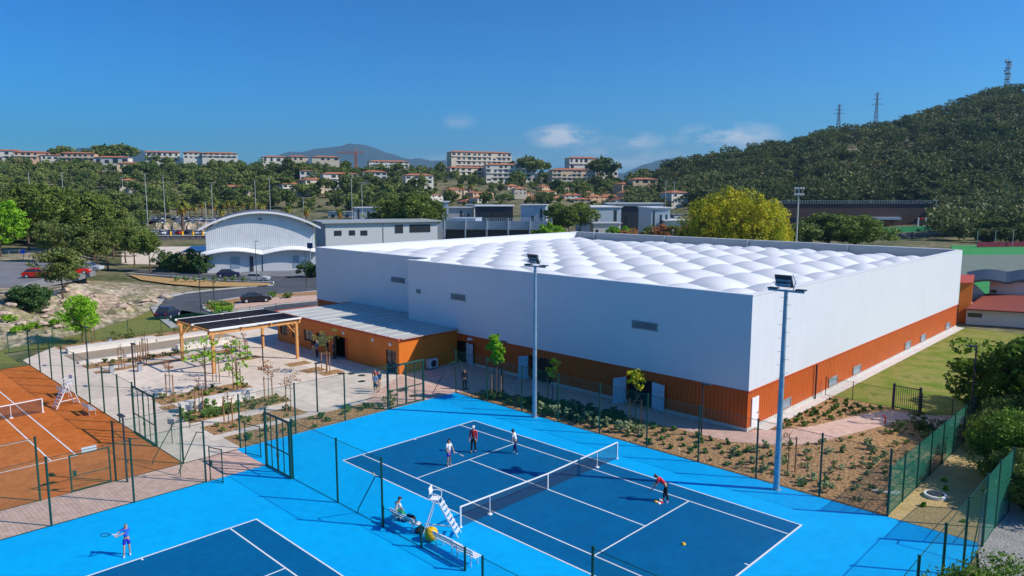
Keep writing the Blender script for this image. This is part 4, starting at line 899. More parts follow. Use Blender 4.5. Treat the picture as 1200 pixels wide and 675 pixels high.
# trees around the middle distance
def mtree(key, px, Y, top, lab, group=None, name='tree', wd=1.0, base=None):
    x, y = at(px, Y); z = T(x, y)-.2; tot = base or {'pineA': 13.8, 'pineB': 13.2, 'pineC': 11, 'lime': 11.8, 'umbrella': 8.8, 'farA': 9.1, 'farB': 9.3, 'farC': 9.4, 'farL': 8.1, 'cypress': 9, 'poplar': 15.5}[key]
    s_ = (zrow(top, Y)-z)/tot; return tree(key, x, y, z, lab, sc_=s_*wd, sz=s_, group=group, name=name)
mtree('pineA', 462, 225, 226, 'dark pine behind the grey flat-roofed building, left one', name='pine_tree', wd=1.0)
mtree('pineA', 484, 215, 222, 'big dark pine behind the grey flat-roofed building, middle one', name='pine_tree', wd=1.05)
mtree('pineB', 503, 220, 233, 'dark pine behind the grey flat-roofed building, right one', name='pine_tree', wd=1.0)
mtree('farL', 448, 230, 246, 'brownish bushy tree between the lamp poles and dark pines', wd=1.1)
mtree('pineA', 655, 250, 236, 'dark green pine behind the hall roof, left of the white sheds', name='pine_tree', wd=1.15)
mtree('pineB', 680, 245, 237, 'dark green pine against the white sheds behind the hall roof', name='pine_tree', wd=1.2)
mtree('pineB', 667, 240, 242, 'lower dark green pine in front of the pair behind the hall roof', name='pine_tree', wd=1.2)
for i, (px, wd, top) in enumerate([(832, .9, 226), (853, 1.05, 217), (880, 1.1, 220), (905, .95, 232), (818, .8, 242), (925, .55, 262)]):
    mtree('poplar', px, 172+i*2, top, ['left shoulder of the yellow green tree row behind the hall', 'tallest yellow green tree behind the hall', 'broad yellow green tree right of the tallest one', 'yellow green tree at the right of the row, beside the stadium light', 'low yellow green tree at the left end of the row', 'small green tree at the foot of the stadium light'][i], name='poplar_tree', wd=wd, group=None)
for i, (px, Y, top) in enumerate([(742, 190, 268), (760, 192, 264), (778, 190, 262), (796, 188, 264), (812, 186, 262)]):
    x, y = at(px, Y); bush('brownish shrub showing above the far parapet of the hall', x, y, 0, 3.4, zrow(top, Y), 'leaf_oliv' if i % 2 else 'leaf_brown', 50+i, 60, 50, .3, group='shrubs behind the hall parapet')
for i, (px, Y, top) in enumerate([(640, 200, 260), (652, 202, 262), (722, 200, 264), (735, 204, 266)]):
    x, y = at(px, Y); bush('light green shrub showing above the far corner of the hall', x, y, 0, 2.8, zrow(top, Y), 'leaf_lime', 60+i, 50, 50, .3, group='light green shrubs behind the hall')
mtree('umbrella', 975, 205, 252, 'umbrella pine in front of the brown building, left half', name='umbrella_pine', wd=1.4)
mtree('umbrella', 1006, 200, 254, 'umbrella pine in front of the brown building, right half', name='umbrella_pine', wd=1.35)
mtree('farA', 944, 195, 260, 'round green tree just right of the stadium light', wd=1.1)
for i, (px, Y, top) in enumerate([(1128, 250, 262), (1146, 270, 256), (1166, 262, 254), (1188, 266, 250), (1210, 255, 252), (1120, 262, 272), (1152, 240, 268), (1178, 236, 266), (1200, 238, 262)]):
    mtree('farA' if i % 2 else 'farC', px, Y, top, 'dark dense tree above the sports pitch at the right', group='dark trees above the sports pitch', wd=1.5)
# right foreground pine and shrubs
def bigbush(label, x, y, rad, h, m, seed, leaf=.08): return bush(label, x, y, 0, rad, h, m, seed, 190, 150, leaf)
p = G(1226, 508); tree('bright', p.x, p.y, -.5, 'big dense pine with bright green tips beside the lawn at the right edge', sc_=1.16, sz=1.12, rz=.4)
p = G(1275, 498); tree('bright', p.x, p.y, -.9, 'second dense pine at the right edge, behind the big bright one', sc_=1.15, sz=1.0, rz=2.4)
for lab, px, py, rad, h, m, sd_ in [('dark green shrub mass under the big pine, right at the dark fence', 1186, 514, 2.0, 2.8, 'leaf_pine', 70), ('dark shrub mass between the pine and the rounded shrub', 1200, 530, 2.6, 3.2, 'leaf_pine', 73),
        ('big rounded shrub with bright tips at the right edge below the pine', 1196, 566, 2.5, 3.9, 'leaf_bright', 71), ('dark shrub at the right edge beside the gravel track', 1222, 598, 2.0, 2.9, 'leaf_pine', 72)]:
    p = G(px, py); bigbush(lab, p.x, p.y, rad, h, m, sd_)
bigbush('bright tipped shrub in the bottom right corner of the picture', 33.0, -6.0, 2.4, 3.4, 'leaf_bright', 74, .06)
bigbush('grassy shrub in the bottom right corner, left one', 31.6, -9.3, 1.5, 2.6, 'leaf_oliv', 75, .06)

# boulders showing in the bank
rb = random.Random(8); BM = []
for k in range(4):
    bm = bmesh.new(); bmesh.ops.create_icosphere(bm, subdivisions=2, radius=1)
    for v in bm.verts: v.co *= 1+.35*mn.noise(v.co*1.3+Vector((k*7, 0, 0)))+.15*mn.noise(v.co*3.5); v.co.z *= .65
    me = bpy.data.meshes.new('boulder'); bm.to_mesh(me); bm.free(); me.materials.append(M['rockface']); BM.append(me)
for k in range(75):
    p = GE(rb.uniform(5, 230), rb.uniform(338, 392))
    if foot_d(p.x, p.y) < .5 or EH(p.x, p.y) < .2: continue
    s_ = rb.uniform(.15, .55)*(1.5 if rb.random() < .15 else 1); o = bpy.data.objects.new('boulder', BM[k % 4]); COL.objects.link(o); o.location = (p.x, p.y, EZ(p.x, p.y)+.1*s_); o.scale = (s_*rb.uniform(1, 1.6), s_, s_*rb.uniform(.6, 1)); o.rotation_euler.z = rb.uniform(0, 6.3); tag(o, 'pale pinkish boulder sticking out of the rocky bank', 'boulder', 'boulders of the rocky bank')

# ------- hillside pines on the left and middle: individual trees
excl = []   # filled with (px0, px1, Y) of buildings further on
HILLT = []
r_ = random.Random(11); cnt = 0
FARL = ['farA', 'farB', 'farC', 'farA', 'farB', 'farC', 'farL']
CLEAR = [(500, 650, 455, 640), (690, 770, 400, 600), (290, 400, 470, 505), (640, 690, 400, 505)]
tries = 0
placed = []
while cnt < 285 and tries < 6000:
    tries += 1
    px = r_.uniform(-60, 770); Y = r_.choice([r_.uniform(440, 560), r_.uniform(500, 660)])
    if px > 500: Y = r_.uniform(440, 700)
    if px < 190 and r_.random() < .25: Y = r_.uniform(300, 430)
    if any(a < px < b and c < Y < d for a, b, c, d in CLEAR) and r_.random() < .55: continue
    if any(abs(px-a)*Y/857 < 5 and abs(Y-b) < 9 for a, b in placed): continue
    placed.append((px, Y)); cnt += 1
    x, y = at(px, Y); z = T(x, y)-.5; k = r_.choice(FARL) if r_.random() < .94 else 'farL'
    s_ = r_.uniform(.95, 1.5)*(.55 if any(a < px < b and c < Y < d for a, b, c, d in CLEAR) else 1)
    tree(k, x, y, z, 'dark green pine of the wooded hillside beyond the car park', sc_=s_, sz=s_*r_.uniform(.85, 1.15), group='pines on the wooded hillside', name='hillside_pine')
# ------- wooded hills: far mass
def forest(name, spots, m, seed, base=(3.2, 6.0)):
    r = np.random.default_rng(seed); ALL = []
    ico = []
    mb = MB()
    C0 = clumps(20, 1, 1, 5, 'dome', .6); C1 = clumps(20, 1, 1, 6, 'umbrella', .55)
    pts = []; 
    for k, (x, y, z, s_) in enumerate(spots):
        C = (C0 if k % 2 else C1)*np.array([base[0]*s_, base[0]*s_, base[1]*s_])+np.array([x, y, z+1.4*s_])
        a = r.uniform(0, 6.28); 
        q = r.normal(size=(len(C), 7, 3))*.55*s_; q[:, :, 2] *= .6
        pts.append((C[:, None, :]+q).reshape(-1, 3))
    mb.leaves(np.concatenate(pts), .82, r)
    o = mb.build(name, m); tag(o, {'hill_forest': 'dense dark evergreen forest covering the hill at the right', 'hill_oak_scrub': 'olive green oak scrub between the dark pines of the hill', 'hill_brush': 'pale low brush in the open patches of the hill', 'back_woods': 'continuous pine wood filling the slopes behind the town'}[name], 'forest', kind='stuff'); return o
sp = [[], [], []]; rr = random.Random(5)
for k in range(4600):
    px = rr.uniform(735, 1330); Y = rr.uniform(330, 740) if rr.random() < .75 else rr.uniform(240, 480)
    if px < 1092 and Y < 378: continue
    if Y < 330 and px < 1100: continue
    x, y = at(px, Y); z = T(x, y)
    if px < 830 and Y < 420: continue
    op = nz(x, y, 0, .011)+.35*nz(x, y, 4, .03)
    if op > .12 and rr.random() < .75: s_ = rr.uniform(.25, .55); kd = rr.choice([1, 2, 2])
    elif op > -.1 and rr.random() < .4: s_ = rr.uniform(.4, .9); kd = rr.choice([0, 1, 1, 2])
    else: s_ = rr.uniform(.85, 1.6); kd = rr.choice([0, 0, 0, 1])
    sp[kd].append((x, y, z-.3, s_))
M['leaf_scrub'] = leafmat('olive_scrub_foliage', (.055, .070, .022), (.150, .150, .055), .04, rnd=0)
M['leaf_maquis'] = leafmat('pale_maquis_foliage', (.10, .10, .045), (.20, .185, .09), .04, rnd=0)
forest('hill_forest', sp[0], M['leaf_hill'], 3); forest('hill_oak_scrub', sp[1], M['leaf_scrub'], 8); forest('hill_brush', sp[2], M['leaf_maquis'], 9)
sp = []
for k in range(2300):
    px = rr.uniform(-120, 790); Y = rr.uniform(455, 860)
    x, y = at(px, Y); z = T(x, y); cl = any(a < px < b and c < Y < d for a, b, c, d in CLEAR)
    if z < 2 or (cl and rr.random() < .35): continue
    sp.append((x, y, z-.4, rr.uniform(.5, 1.0)*(.45 if cl else 1)))
for k in range(150):
    px = rr.uniform(-40, 500); Y = rr.uniform(604, 634); x, y = at(px, Y); sp.append((x, y, T(x, y)-.3, rr.uniform(.9, 1.45)))
for k in range(500):
    px = rr.uniform(-120, 150); Y = rr.uniform(185, 330); x, y = at(px, Y); sp.append((x, y, T(x, y)-.3, rr.uniform(.7, 1.2)))
forest('back_woods', sp, M['leaf_far'], 4)

# ------- palms
def palmproto():
    mb = MB(); pts = [Vector((.05*math.sin(k), .04*math.cos(k*2), k*1.1)) for k in range(6)]
    for k in range(5): mb.tube(pts[k], pts[k+1], .28-.015*k, .26-.015*k, 7)
    tm = mb.mesh('trunk', M['bark']); top = pts[-1]; fr = MB(); rp = random.Random(3)
    for k in range(46):
        a = k*2.399; el = rp.uniform(-.5, 1.2); l = rp.uniform(1.5, 2.2); prev = top.copy(); w0 = .3
        for s_ in range(5):
            e2 = el-s_*.32; d = Vector((math.cos(a)*math.cos(e2), math.sin(a)*math.cos(e2), math.sin(e2))); nx = prev+d*l/5; sd_ = Vector((-math.sin(a), math.cos(a), 0))*w0*(1-s_/6)
            fr.quad(prev-sd_, prev+sd_, nx+sd_*.8, nx-sd_*.8); prev = nx
    cm = fr.mesh('fronds', M['palm']); sk = MB().leaves(np.array([[rp.gauss(0, .32), rp.gauss(0, .32), 4.6+rp.uniform(-.9, .5)] for _ in range(160)]), .35).mesh('dry_skirt', M['palmdry'])
    return tm, cm, sk
PM_ = palmproto()
def palm(x, y, z, s_, label='palm with a yellowish dry skirt in the row at the far car park', group='palms along the far car park'):
    t = thing('palm_tree', label, 'palm', (x, y, z), random.uniform(0, 6), group); t.scale = (s_,)*3
    for n_, me in zip(('trunk', 'fronds', 'dry_skirt'), PM_): o = bpy.data.objects.new(n_, me); COL.objects.link(o); o.parent = t
for i in range(30):
    px = 130+i*6.2+random.uniform(-2, 2); Y = 400+random.uniform(-22, 30); x, y = at(px, Y); palm(x, y, T(x, y), random.uniform(1.1, 1.45))
x, y = at(212, 290); palm(x, y, T(x, y), 2.0, 'tall single palm above the stone wall left of the arched hall', None)
x, y = at(258, 330); palm(x, y, T(x, y), 1.3, 'palm in front of the parked cars, left of the arched roof ridge', None)
for px, Y in [(336, 330), (398, 300), (358, 320), (540, 520), (553, 520), (612, 600), (660, 560)]:
    x, y = at(px, Y); palm(x, y, T(x, y), 1.5, 'palm standing alone among the buildings of the town', 'single palms in the town')

# ------------------------------------------------------------------ young staked trees on the plaza
def young(label, x, y, h, m, cr, ch, stakes=2, seed=0, n=26, leaf=.09, group='young staked trees', name='young_tree', ang=0, shape='dome', per=14, sh=1.9, r0=.035):
    t = thing(name, label, 'young tree', (x, y, 0), ang, group); r = random.Random(seed)
    mb = MB(); top = h-ch*.3; mb.tube((0, 0, 0), (.03, .02, top*.6), r0, r0*.75, 6); mb.tube((.03, .02, top*.6), (0, .05, top), r0*.75, r0*.35, 6)
    for k in range(7):
        z = h-ch+r.uniform(0, ch*.6); a = r.uniform(0, 6.28); l = cr*r.uniform(.5, .95); mb.tube((.02, .02, min(z, top)), (math.cos(a)*l, math.sin(a)*l, z+ch*.35), r0*.4, r0*.15, 4)
    mb.build('trunk', M['bark'], t, world=False)
    if n:
        me = crownmesh('crown', M[m], n, per, cr, ch, leaf, cr*.3, seed, shape); o = bpy.data.objects.new('crown', me); COL.objects.link(o); o.parent = t; o.location.z = h-ch
    for k in range(stakes):
        a = 2*math.pi*k/max(stakes, 1)+.3; sx, sy = .42*math.cos(a), .42*math.sin(a); mb = MB(); mb.tube((sx, sy, 0), (sx, sy, sh), .045, n=7); mb.build('stake', M['stake'], t, world=False)
    if stakes >= 2:
        mb = MB(); P = [(.42*math.cos(2*math.pi*k/stakes+.3), .42*math.sin(2*math.pi*k/stakes+.3), sh-.12) for k in range(stakes)]; mb.path(P+[P[0]], .02, 4); mb.build('tie', M['stake'], t, world=False)
    return t
young('young tree with loose fresh green crown and tall dark trunk, left one in the plaza', -20.7, -10.5, 5.0, 'leaf_lime', 1.35, 3.0, 0, 1, 22, .13, r0=.09)
young('young tree with sparse lime leaves down to the ground beside the near beds', -20.0, -8.2, 4.4, 'leaf_lime', 1.1, 3.8, 2, 2, 24, .13, r0=.05)
young('staked sapling with reddish bare twigs left of the fresh green trees', -21.8, -12.9, 3.2, 'leaf_brown', .45, 1.3, 2, 3, 12, .06)
young('staked sapling in the bed of round green shrubs', -16.2, -12.9, 2.6, 'leaf_brown', .35, 1.0, 2, 4, 6, .05)
young('staked sapling in the near bed in front of the round shrubs', -12.0, -12.6, 2.4, 'leaf_brown', .3, .8, 2, 5, 6, .05)
young('staked sapling with brown fan-shaped twigs beside the bed behind the two-leaf gate', -15.2, -7.9, 3.3, 'leaf_brown', .7, 1.4, 2, 6, 22, .07)
young('staked sapling with bare purple twigs near the tall gate', -11.4, -8.1, 3.2, 'leaf_brown', .8, 1.4, 2, 7, 14, .06)
young('staked sapling with brown leaves in front of the pergola post', -24.5, -6.5, 3.8, 'leaf_brown', .6, 1.8, 2, 8, 22, .08)
young('staked bare sapling behind the pair of fresh green trees', -24.0, -8.2, 3.0, 'leaf_brown', .35, .8, 2, 9, 5, .05)
young('olive leaved sapling between three stakes in front of the clubhouse windows', -20.0, .2, 4.2, 'leaf_oliv', .9, 1.8, 3, 10, 24, .08)
young('bare sapling under the pergola, between stakes', -30.5, -2.5, 2.8, 'leaf_brown', .4, .8, 3, 11, 5, .05)
for i, (x, y) in enumerate([(-34.6, -12.4), (-35.2, -11.0), (-36.0, -10.0), (-37.8, -9.2)]):
    young('bare sapling with wooden stakes in the row left of the pergola', x, y, 2.6, 'leaf_brown', .3, .8, 2, 12+i, 0, .05, group='bare staked saplings left of the pergola', sh=2.0)
young('bare sapling with stakes on the far white wall', -46.9, -11.4, 2.8, 'leaf_brown', .3, .8, 2, 20, 3, .05)
young('columnar tree with bright green egg-shaped crown at the fence in front of the hall', -2.7, 4.9, 5.2, 'leaf_lime', .62, 2.6, 2, 21, 60, .13, shape='dome', per=40, r0=.06)
young('small tree with yellow orange leaves between stakes in front of the middle hall door', 1.0, 7.4, 3.6, 'leaf_yel', .6, 1.6, 2, 22, 20, .09, per=18)
young('small tree with yellow green leaves between stakes in front of the right hall door', 8.9, 7.2, 4.2, 'leaf_yel', .62, 1.7, 2, 23, 26, .09, per=20)
young('bare staked sapling in the mulch beside the right mast', 20.2, 6.4, 2.6, 'leaf_brown', .5, 1.0, 2, 24, 4, .05, sh=2.1)
young('bare staked sapling near the hall end of the long planting bed', -4.6, 7.0, 2.4, 'leaf_brown', .3, .8, 2, 25, 0, .05)
bush('airy grey green shrub at the fence behind the light blue surround', -7.4, -1.9, 0, .6, 1.1, 'leaf_oliv', 90, 18, 30, .07)
# low plants
def low(label, pts, m, rad, h, group, n=10, per=26, leaf=.06, kinds=3, name='low_shrub', js=.35):
    mes = [bushmesh(m, rad, h, n, per, leaf, 200+k+len(pts)) for k in range(kinds)]
    st = MB()
    for k in range(3): a = k*2.1; st.tube((0, 0, 0), (math.cos(a)*rad*.4, math.sin(a)*rad*.4, h*.5), .012, .006, 4)
    sm = st.mesh('stems', M['bark'])
    for i, (x, y) in enumerate(pts):
        t = thing(name, label, 'shrub', (x, y, .01), random.uniform(0, 6.28), group); s_ = random.uniform(1-js, 1+js); t.scale = (s_, s_, s_*random.uniform(.8, 1.2))
        f = bpy.data.objects.new('foliage', mes[i % kinds]); g_ = bpy.data.objects.new('stems', sm)
        for o in (f, g_): COL.objects.link(o); o.parent = t
def scatter(n, x0, x1, y0, y1, dmin, seed, test=None):
    r = random.Random(seed); out = []; k = 0
    while len(out) < n and k < n*40:
        k += 1; x = r.uniform(x0, x1); y = r.uniform(y0, y1)
        if test and not test(x, y): continue
        if all((x-a)**2+(y-b)**2 > dmin*dmin for a, b in out): out.append((x, y))
    return out
low('round fresh green shrub in the plaza bed behind the pink pavers', scatter(14, -16.2, -14.1, -14.2, -10.5, .55, 1), 'leaf_young', .36, .6, 'round green shrubs of the plaza beds', n=16)
low('round fresh green shrub in the plaza bed behind the pink pavers', scatter(10, -16.2, -14.1, -10.3, -6.8, .7, 2), 'leaf_oliv', .3, .45, 'round green shrubs of the plaza beds')
low('low green plant in the plaza bed beside the court fence', scatter(18, -9.1, -6.8, -14, -3, .7, 3), 'leaf_young', .24, .36, 'low plants along the court fence')
low('small straggly plant in the near plaza bed', scatter(9, -12.3, -10.4, -14.2, -7.6, .8, 4), 'leaf_oliv', .22, .3, 'straggly plants in the plaza beds')
low('small green plant in the long plaza bed behind the green trees', scatter(14, -22.2, -20, -14, -7, .8, 5), 'leaf_oliv', .22, .28, 'plants in the long plaza bed')
low('small dry plant in the bed at the sand pitch', scatter(12, -38.8, -37, -14.4, -5.6, .9, 6), 'leaf_oliv', .22, .3, 'dry plants at the sand pitch')
low('dark low shrub behind the far white wall', scatter(16, -50.2, -48.5, -10, 12, 1.0, 7), 'leaf_oliv', .4, .7, 'dark low shrubs behind the far white wall')
low('dark green mounded shrub in the shaded bed in front of the hall', scatter(48, -4.5, 7.5, 4.5, 8.0, .55, 8, lambda x, y: y < 5.2+.27*(x+5) and y < 8), 'leaf_dark', .42, .55, 'dark shrubs in the shaded bed', n=16)
low('feathery grey green grass tuft along the fence in front of the hall', [(2.0+i*.86+random.uniform(-.25, .25), 5.0+random.uniform(-.35, .5)) for i in range(11)], 'leaf_tuft', .34, .95, 'feathery tufts along the fence', n=14, per=30, leaf=.07, name='grass_tuft', js=.25)
low('small green plant in the sunny bark mulch bed between fence and walkway', scatter(44, 7.6, 17.2, 4.4, 8.2, .75, 9), 'leaf_young', .17, .28, 'green plants in the mulch bed', js=.45)
low('small green plant in the wide mulch bed right of the mast', scatter(64, 17, 26, 4.6, 20, .85, 10, lambda x, y: (x > 18 or y < 9.5) and (y < 10+ (x-17)*1.5)), 'leaf_young', .16, .26, 'small plants of the wide mulch bed', js=.5, leaf=.04)
low('pale dry tuft in the wide mulch bed right of the mast', scatter(46, 16.5, 26, 4.4, 16, .8, 11, lambda x, y: y < 9+(x-17)*1.3), 'leaf_tuft', .2, .34, 'dry tufts of the wide mulch bed', name='grass_tuft', js=.5)
low('small green plant in the bed between hall and pink path', scatter(40, 16.3, 20.3, 13.4, 23.6, .62, 12, lambda x, y: x < 16.6+(y-12.5)*.32), 'leaf_young', .17, .26, 'plants between hall and pink path', js=.4)
low('big dark green shrub in the shaded mulch bed by the dark fence', [(23.4, 20.3), (23.9, 19.6), (24.6, 19.8), (25.2, 18.9), (25.4, 20.5), (24.7, 17.5), (22.6, 18.4)], 'leaf_dark', .6, .95, 'big shrubs in the shaded mulch bed', n=22)
low('yellow flowering weed tuft on the sandy strip', scatter(8, 26.7, 30.3, 5, 12, 1, 13), 'leaf_lime', .12, .14, 'weeds on the sandy strip')

# ------------------------------------------------------------------ people
def skin_mesh(name, J, E, m, parent, root=0, sub=2):
    me = bpy.data.meshes.new(name); me.from_pydata([j[0] for j in J], E, []); o = bpy.data.objects.new(name, me); COL.objects.link(o)
    md = o.modifiers.new('s', 'SKIN'); md.use_smooth_shade = True; md.branch_smoothing = .3
    sl = me.skin_vertices[0].data
    for i, j in enumerate(J): r_ = j[1]; sl[i].radius = (r_, r_) if not hasattr(r_, '__len__') else r_; sl[i].use_root = (i == root)
    sb = o.modifiers.new('u', 'SUBSURF'); sb.levels = sub; sb.render_levels = sub
    bpy.context.view_layer.update(); dg = bpy.context.evaluated_depsgraph_get(); nm = bpy.data.meshes.new_from_object(o.evaluated_get(dg))
    o.modifiers.clear(); o.data = nm; nm.materials.clear(); nm.materials.append(m)
    nm.polygons.foreach_set('use_smooth', [True]*len(nm.polygons)); o.parent = parent; return o
def person(label, x, y, rz, h=1.75, top='c_white', bottom='c_black', long_=True, sleeves=.5, lean=0, arms=((.15, -.1), (.15, -.1)), legs=(0, 0), hat=None, hairm='hair', sit=False, hands=None, z0=0, hairlong=False, shoes='c_white', twist=0, jacket=False):
    """local +x = facing; arms = per side (elbow swing fwd, hand swing fwd) as forward offsets, or explicit points in hands"""
    k = h/1.75; t = thing('person', label, 'person', (x, y, z0), rz, None); t.scale = (k, k, k)
    hipz = .92 if not sit else .50
    V = Vector
    def up(v):   # upper-body joint leaned about the hip
        v = V(v); c, s = math.cos(lean), math.sin(lean); zz = v.z-.92; return V((v.x*c+zz*s, v.y, hipz+zz*c-v.x*s))
    pel = V((0, 0, hipz)); waist = up((0, 0, 1.08)); chest = up((0, 0, 1.30)); nb = up((0, 0, 1.47)); nk = up((.015, 0, 1.53)); hd = up((.03, 0, 1.62)); ht = up((.02, 0, 1.71))
    SH = [up((0, sd*.17, 1.425)) for sd in (-1, 1)]; EL = []; HA = []
    for i, sd in enumerate((-1, 1)):
        if hands and hands[i]:
            hp_ = V(hands[i]); e = (SH[i]+hp_)/2+V((-.04, sd*.07, -.06)); EL.append(e); HA.append(hp_)
        else:
            a, b = arms[i]; e = SH[i]+V((a*.3, sd*.06, -.27)); EL.append(e); HA.append(e+V((b*.3+.06, sd*.0, -.24)))
    HP = [V((0, sd*.09, hipz-.04)) for sd in (-1, 1)]; KN = []; AN = []; TO = []
    for i, sd in enumerate((-1, 1)):
        if sit: KN.append(V((.42, sd*.12, .50))); AN.append(V((.40, sd*.12, .08))); TO.append(V((.55, sd*.14, .04)))
        else:
            f = legs[i]; KN.append(V((f*.5+.03, sd*(.10+abs(f)*.1), .49))); AN.append(V((f-.02 if f < 0 else f, sd*(.11+abs(f)*.1), .085))); TO.append(AN[-1]+V((.15, sd*.02, -.045)))
    J = [(pel, .115), (waist, .10), (chest, .115), (nb, .075), (nk, .05), (hd, (.078, .088)), (ht, (.066, .072)), (hd+V((.085, 0, -.005)), .016)]
    E = [(0, 1), (1, 2), (2, 3), (3, 4), (4, 5), (5, 6), (5, 7)]
    def add(p, r, par): J.append((p, r)); E.append((par, len(J)-1)); return len(J)-1
    for i, sd in enumerate((-1, 1)):
        s_ = add(SH[i], .052, 3); e = add(EL[i], .038, s_); w_ = add(HA[i], .026, e); d = (HA[i]-EL[i]).normalized(); pm = add(HA[i]+d*.07, (.032, .018), w_)
        ey = add(hd+V((.0, sd*.085, 0)), .016, 5)
        sdv = d.cross(V((1, 0, .3))).normalized()
        for q, (off, ln) in enumerate(((-.027, .062), (-.009, .075), (.009, .07), (.027, .055))):
            a = HA[i]+d*.085+sdv*off; f1 = add(a, .0085, pm); f2 = add(a+d*ln*.55+V((.006, 0, 0)), .008, f1); add(a+d*ln+V((.02, 0, 0)), .007, f2)
        th1 = add(HA[i]+d*.03-sdv*.038, .010, w_); add(HA[i]+d*.07-sdv*.058, .008, th1)
        h_ = add(HP[i], .085, 0); kn = add(KN[i], .056, h_); an = add(AN[i], .036, kn); add(TO[i], (.038, .026), an)
    skin_mesh('body', J, E, M['skin'], t)
    # shirt
    J2 = [(waist+V((0, 0, -.05)), .135), (waist, .125), (chest, .142), (nb, .09)]; E2 = [(0, 1), (1, 2), (2, 3)]
    for i in range(2):
        J2.append((SH[i], .07)); E2.append((3, len(J2)-1)); a = len(J2)-1
        if sleeves > .6: J2.append((EL[i], .055)); E2.append((a, len(J2)-1)); J2.append((HA[i]*.85+EL[i]*.15, .042)); E2.append((len(J2)-2, len(J2)-1))
        else: J2.append((SH[i].lerp(EL[i], .6), .06)); E2.append((a, len(J2)-1))
    skin_mesh('jacket' if jacket else 'shirt', J2, E2, M[top], t)
    J3 = [(pel+V((0, 0, .09)), .128), (pel, .132)]; E3 = [(0, 1)]
    for i in range(2):
        J3.append((HP[i], .10)); E3.append((1, len(J3)-1))
        if long_: J3.append((KN[i], .075)); E3.append((len(J3)-2, len(J3)-1)); J3.append((AN[i]+V((0, 0, .03)), .06)); E3.append((len(J3)-2, len(J3)-1))
        else: J3.append((HP[i].lerp(KN[i], .75), .095)); E3.append((len(J3)-2, len(J3)-1))
    skin_mesh('trousers' if long_ else 'shorts', J3, E3, M[bottom], t)
    for i in range(2): skin_mesh('shoe', [(AN[i]+V((-.03, 0, -.045)), (.045, .04)), (TO[i]+V((.02, 0, 0)), (.045, .035))], [(0, 1)], M[shoes], t, sub=1)
    cfg = [(hd+V((-.02, 0, .04)), (.085, .09)), (ht+V((-.01, 0, .005)), (.078, .08))]; e_ = [(0, 1)]
    if hairlong: cfg.append((nk+V((-.07, 0, -.02)), .05)); e_.append((0, 2))
    skin_mesh('hair', cfg, e_, M[hairm], t, sub=1)
    if hat:
        mb = MB(); c = ht+V((.0, 0, .0)); mb.lathe([(.102, -.01), (.1, .04), (.06, .085), (.01, .095)], 12, c); mb.obox(c+V((.12, 0, -.0)), (.1, .13, .012)); mb.build('cap', M[hat], t, world=False)
    for sd in (-1, 1): mb = MB(); mb.lathe([(.001, -.009), (.01, 0), (.001, .009)], 6, hd+V((.083, sd*.03, .018))); mb.build('eye', M['black'], t, world=False)
    mb = MB(); mb.obox(hd+V((.085, 0, -.042)), (.006, .04, .008)); mb.build('mouth', M['maroon'], t, world=False)
    return t
def racket(label, x, y, z, rz, pitch=0, roll=0):
    t = thing('tennis_racket', label, 'tennis racket', (x, y, z), rz, 'tennis rackets'); t.rotation_euler = (roll, pitch, rz)
    mb = MB(); P = [(.5+.17*math.cos(a), .13*math.sin(a), 0) for a in np.linspace(0, 2*math.pi, 17)]; mb.path(P, .012, 5); mb.path([(.33, 0.03, 0), (.22, 0, 0), (.33, -.03, 0)], .01, 5); mb.build('frame', M['c_black'], t, world=False)
    mb = MB(); mb.tube((0, 0, 0), (.22, 0, 0), .017, n=6); mb.build('grip', M['c_white'], t, world=False)
    mb = MB()
    for k in range(-5, 6): mb.tube((.5+k*.028, -.12*math.sqrt(max(0, 1-(k/6)**2)), 0), (.5+k*.028, .12*math.sqrt(max(0, 1-(k/6)**2)), 0), .0015, n=3); mb.tube((.5-.16*math.sqrt(max(0, 1-(k/6)**2)), k*.02, 0), (.5+.16*math.sqrt(max(0, 1-(k/6)**2)), k*.02, 0), .0015, n=3)
    mb.build('strings', M['white'], t, world=False)
def face(dx, dy): return math.atan2(dy, dx)
CV = math.atan2(CAM.y-0, CAM.x-0)      # roughly towards the viewer
p = G(526, 545.5); person('child in white shirt and blue shorts standing at the service line', p.x, p.y, R(0), 1.62, 'c_white', 'c_royal', False, .4, hands=[(.28, -.22, .95), (.28, .2, .95)], hairlong=True)
racket('racket held low by the child in white shirt and blue shorts', p.x+.26, p.y+.2, .88, R(40), R(25))
p = G(555, 530); person('person in red top, dark trousers and white cap standing on the blue court', p.x, p.y, R(-55), 1.70, 'c_red', 'c_black', True, 1, hat='c_white', arms=((.1, .2), (.1, .2)), legs=(.08, -.05), shoes='c_black')
p = G(604.5, 531.5); person('child in white vest and dark trousers crouching slightly near the far sideline', p.x, p.y, R(-160), 1.60, 'c_white', 'c_navy', True, .4, lean=R(18), hands=[(.30, -.15, .86), (.25, .2, .85)], legs=(.22, -.12), hairlong=True)
p = G(780, 587.5); person('coach in red top and dark trousers bending over the coloured discs', p.x, p.y, R(-150), 1.74, 'c_red', 'c_black', True, .6, lean=R(52), hands=[(.72, -.2, .72), (.78, .12, .60)], legs=(.1, -.12), hairlong=True, shoes='c_black')
p = G(149.5, 650.5); person('boy in bright blue shirt and royal blue shorts holding a racket beside the near court', p.x, p.y, R(-25), 1.52, 'c_blue', 'c_royal', False, .4, hands=[(.2, -.42, 1.28), (.22, -.32, 1.22)], legs=(.18, -.05))
q_ = Matrix.Rotation(R(-25), 4, 'Z') @ Vector((.22*.87, -.36*.87, 1.10)); racket('racket held out to the left by the boy in blue', p.x+q_.x, p.y+q_.y, 1.12, R(-115), R(-8), R(60))
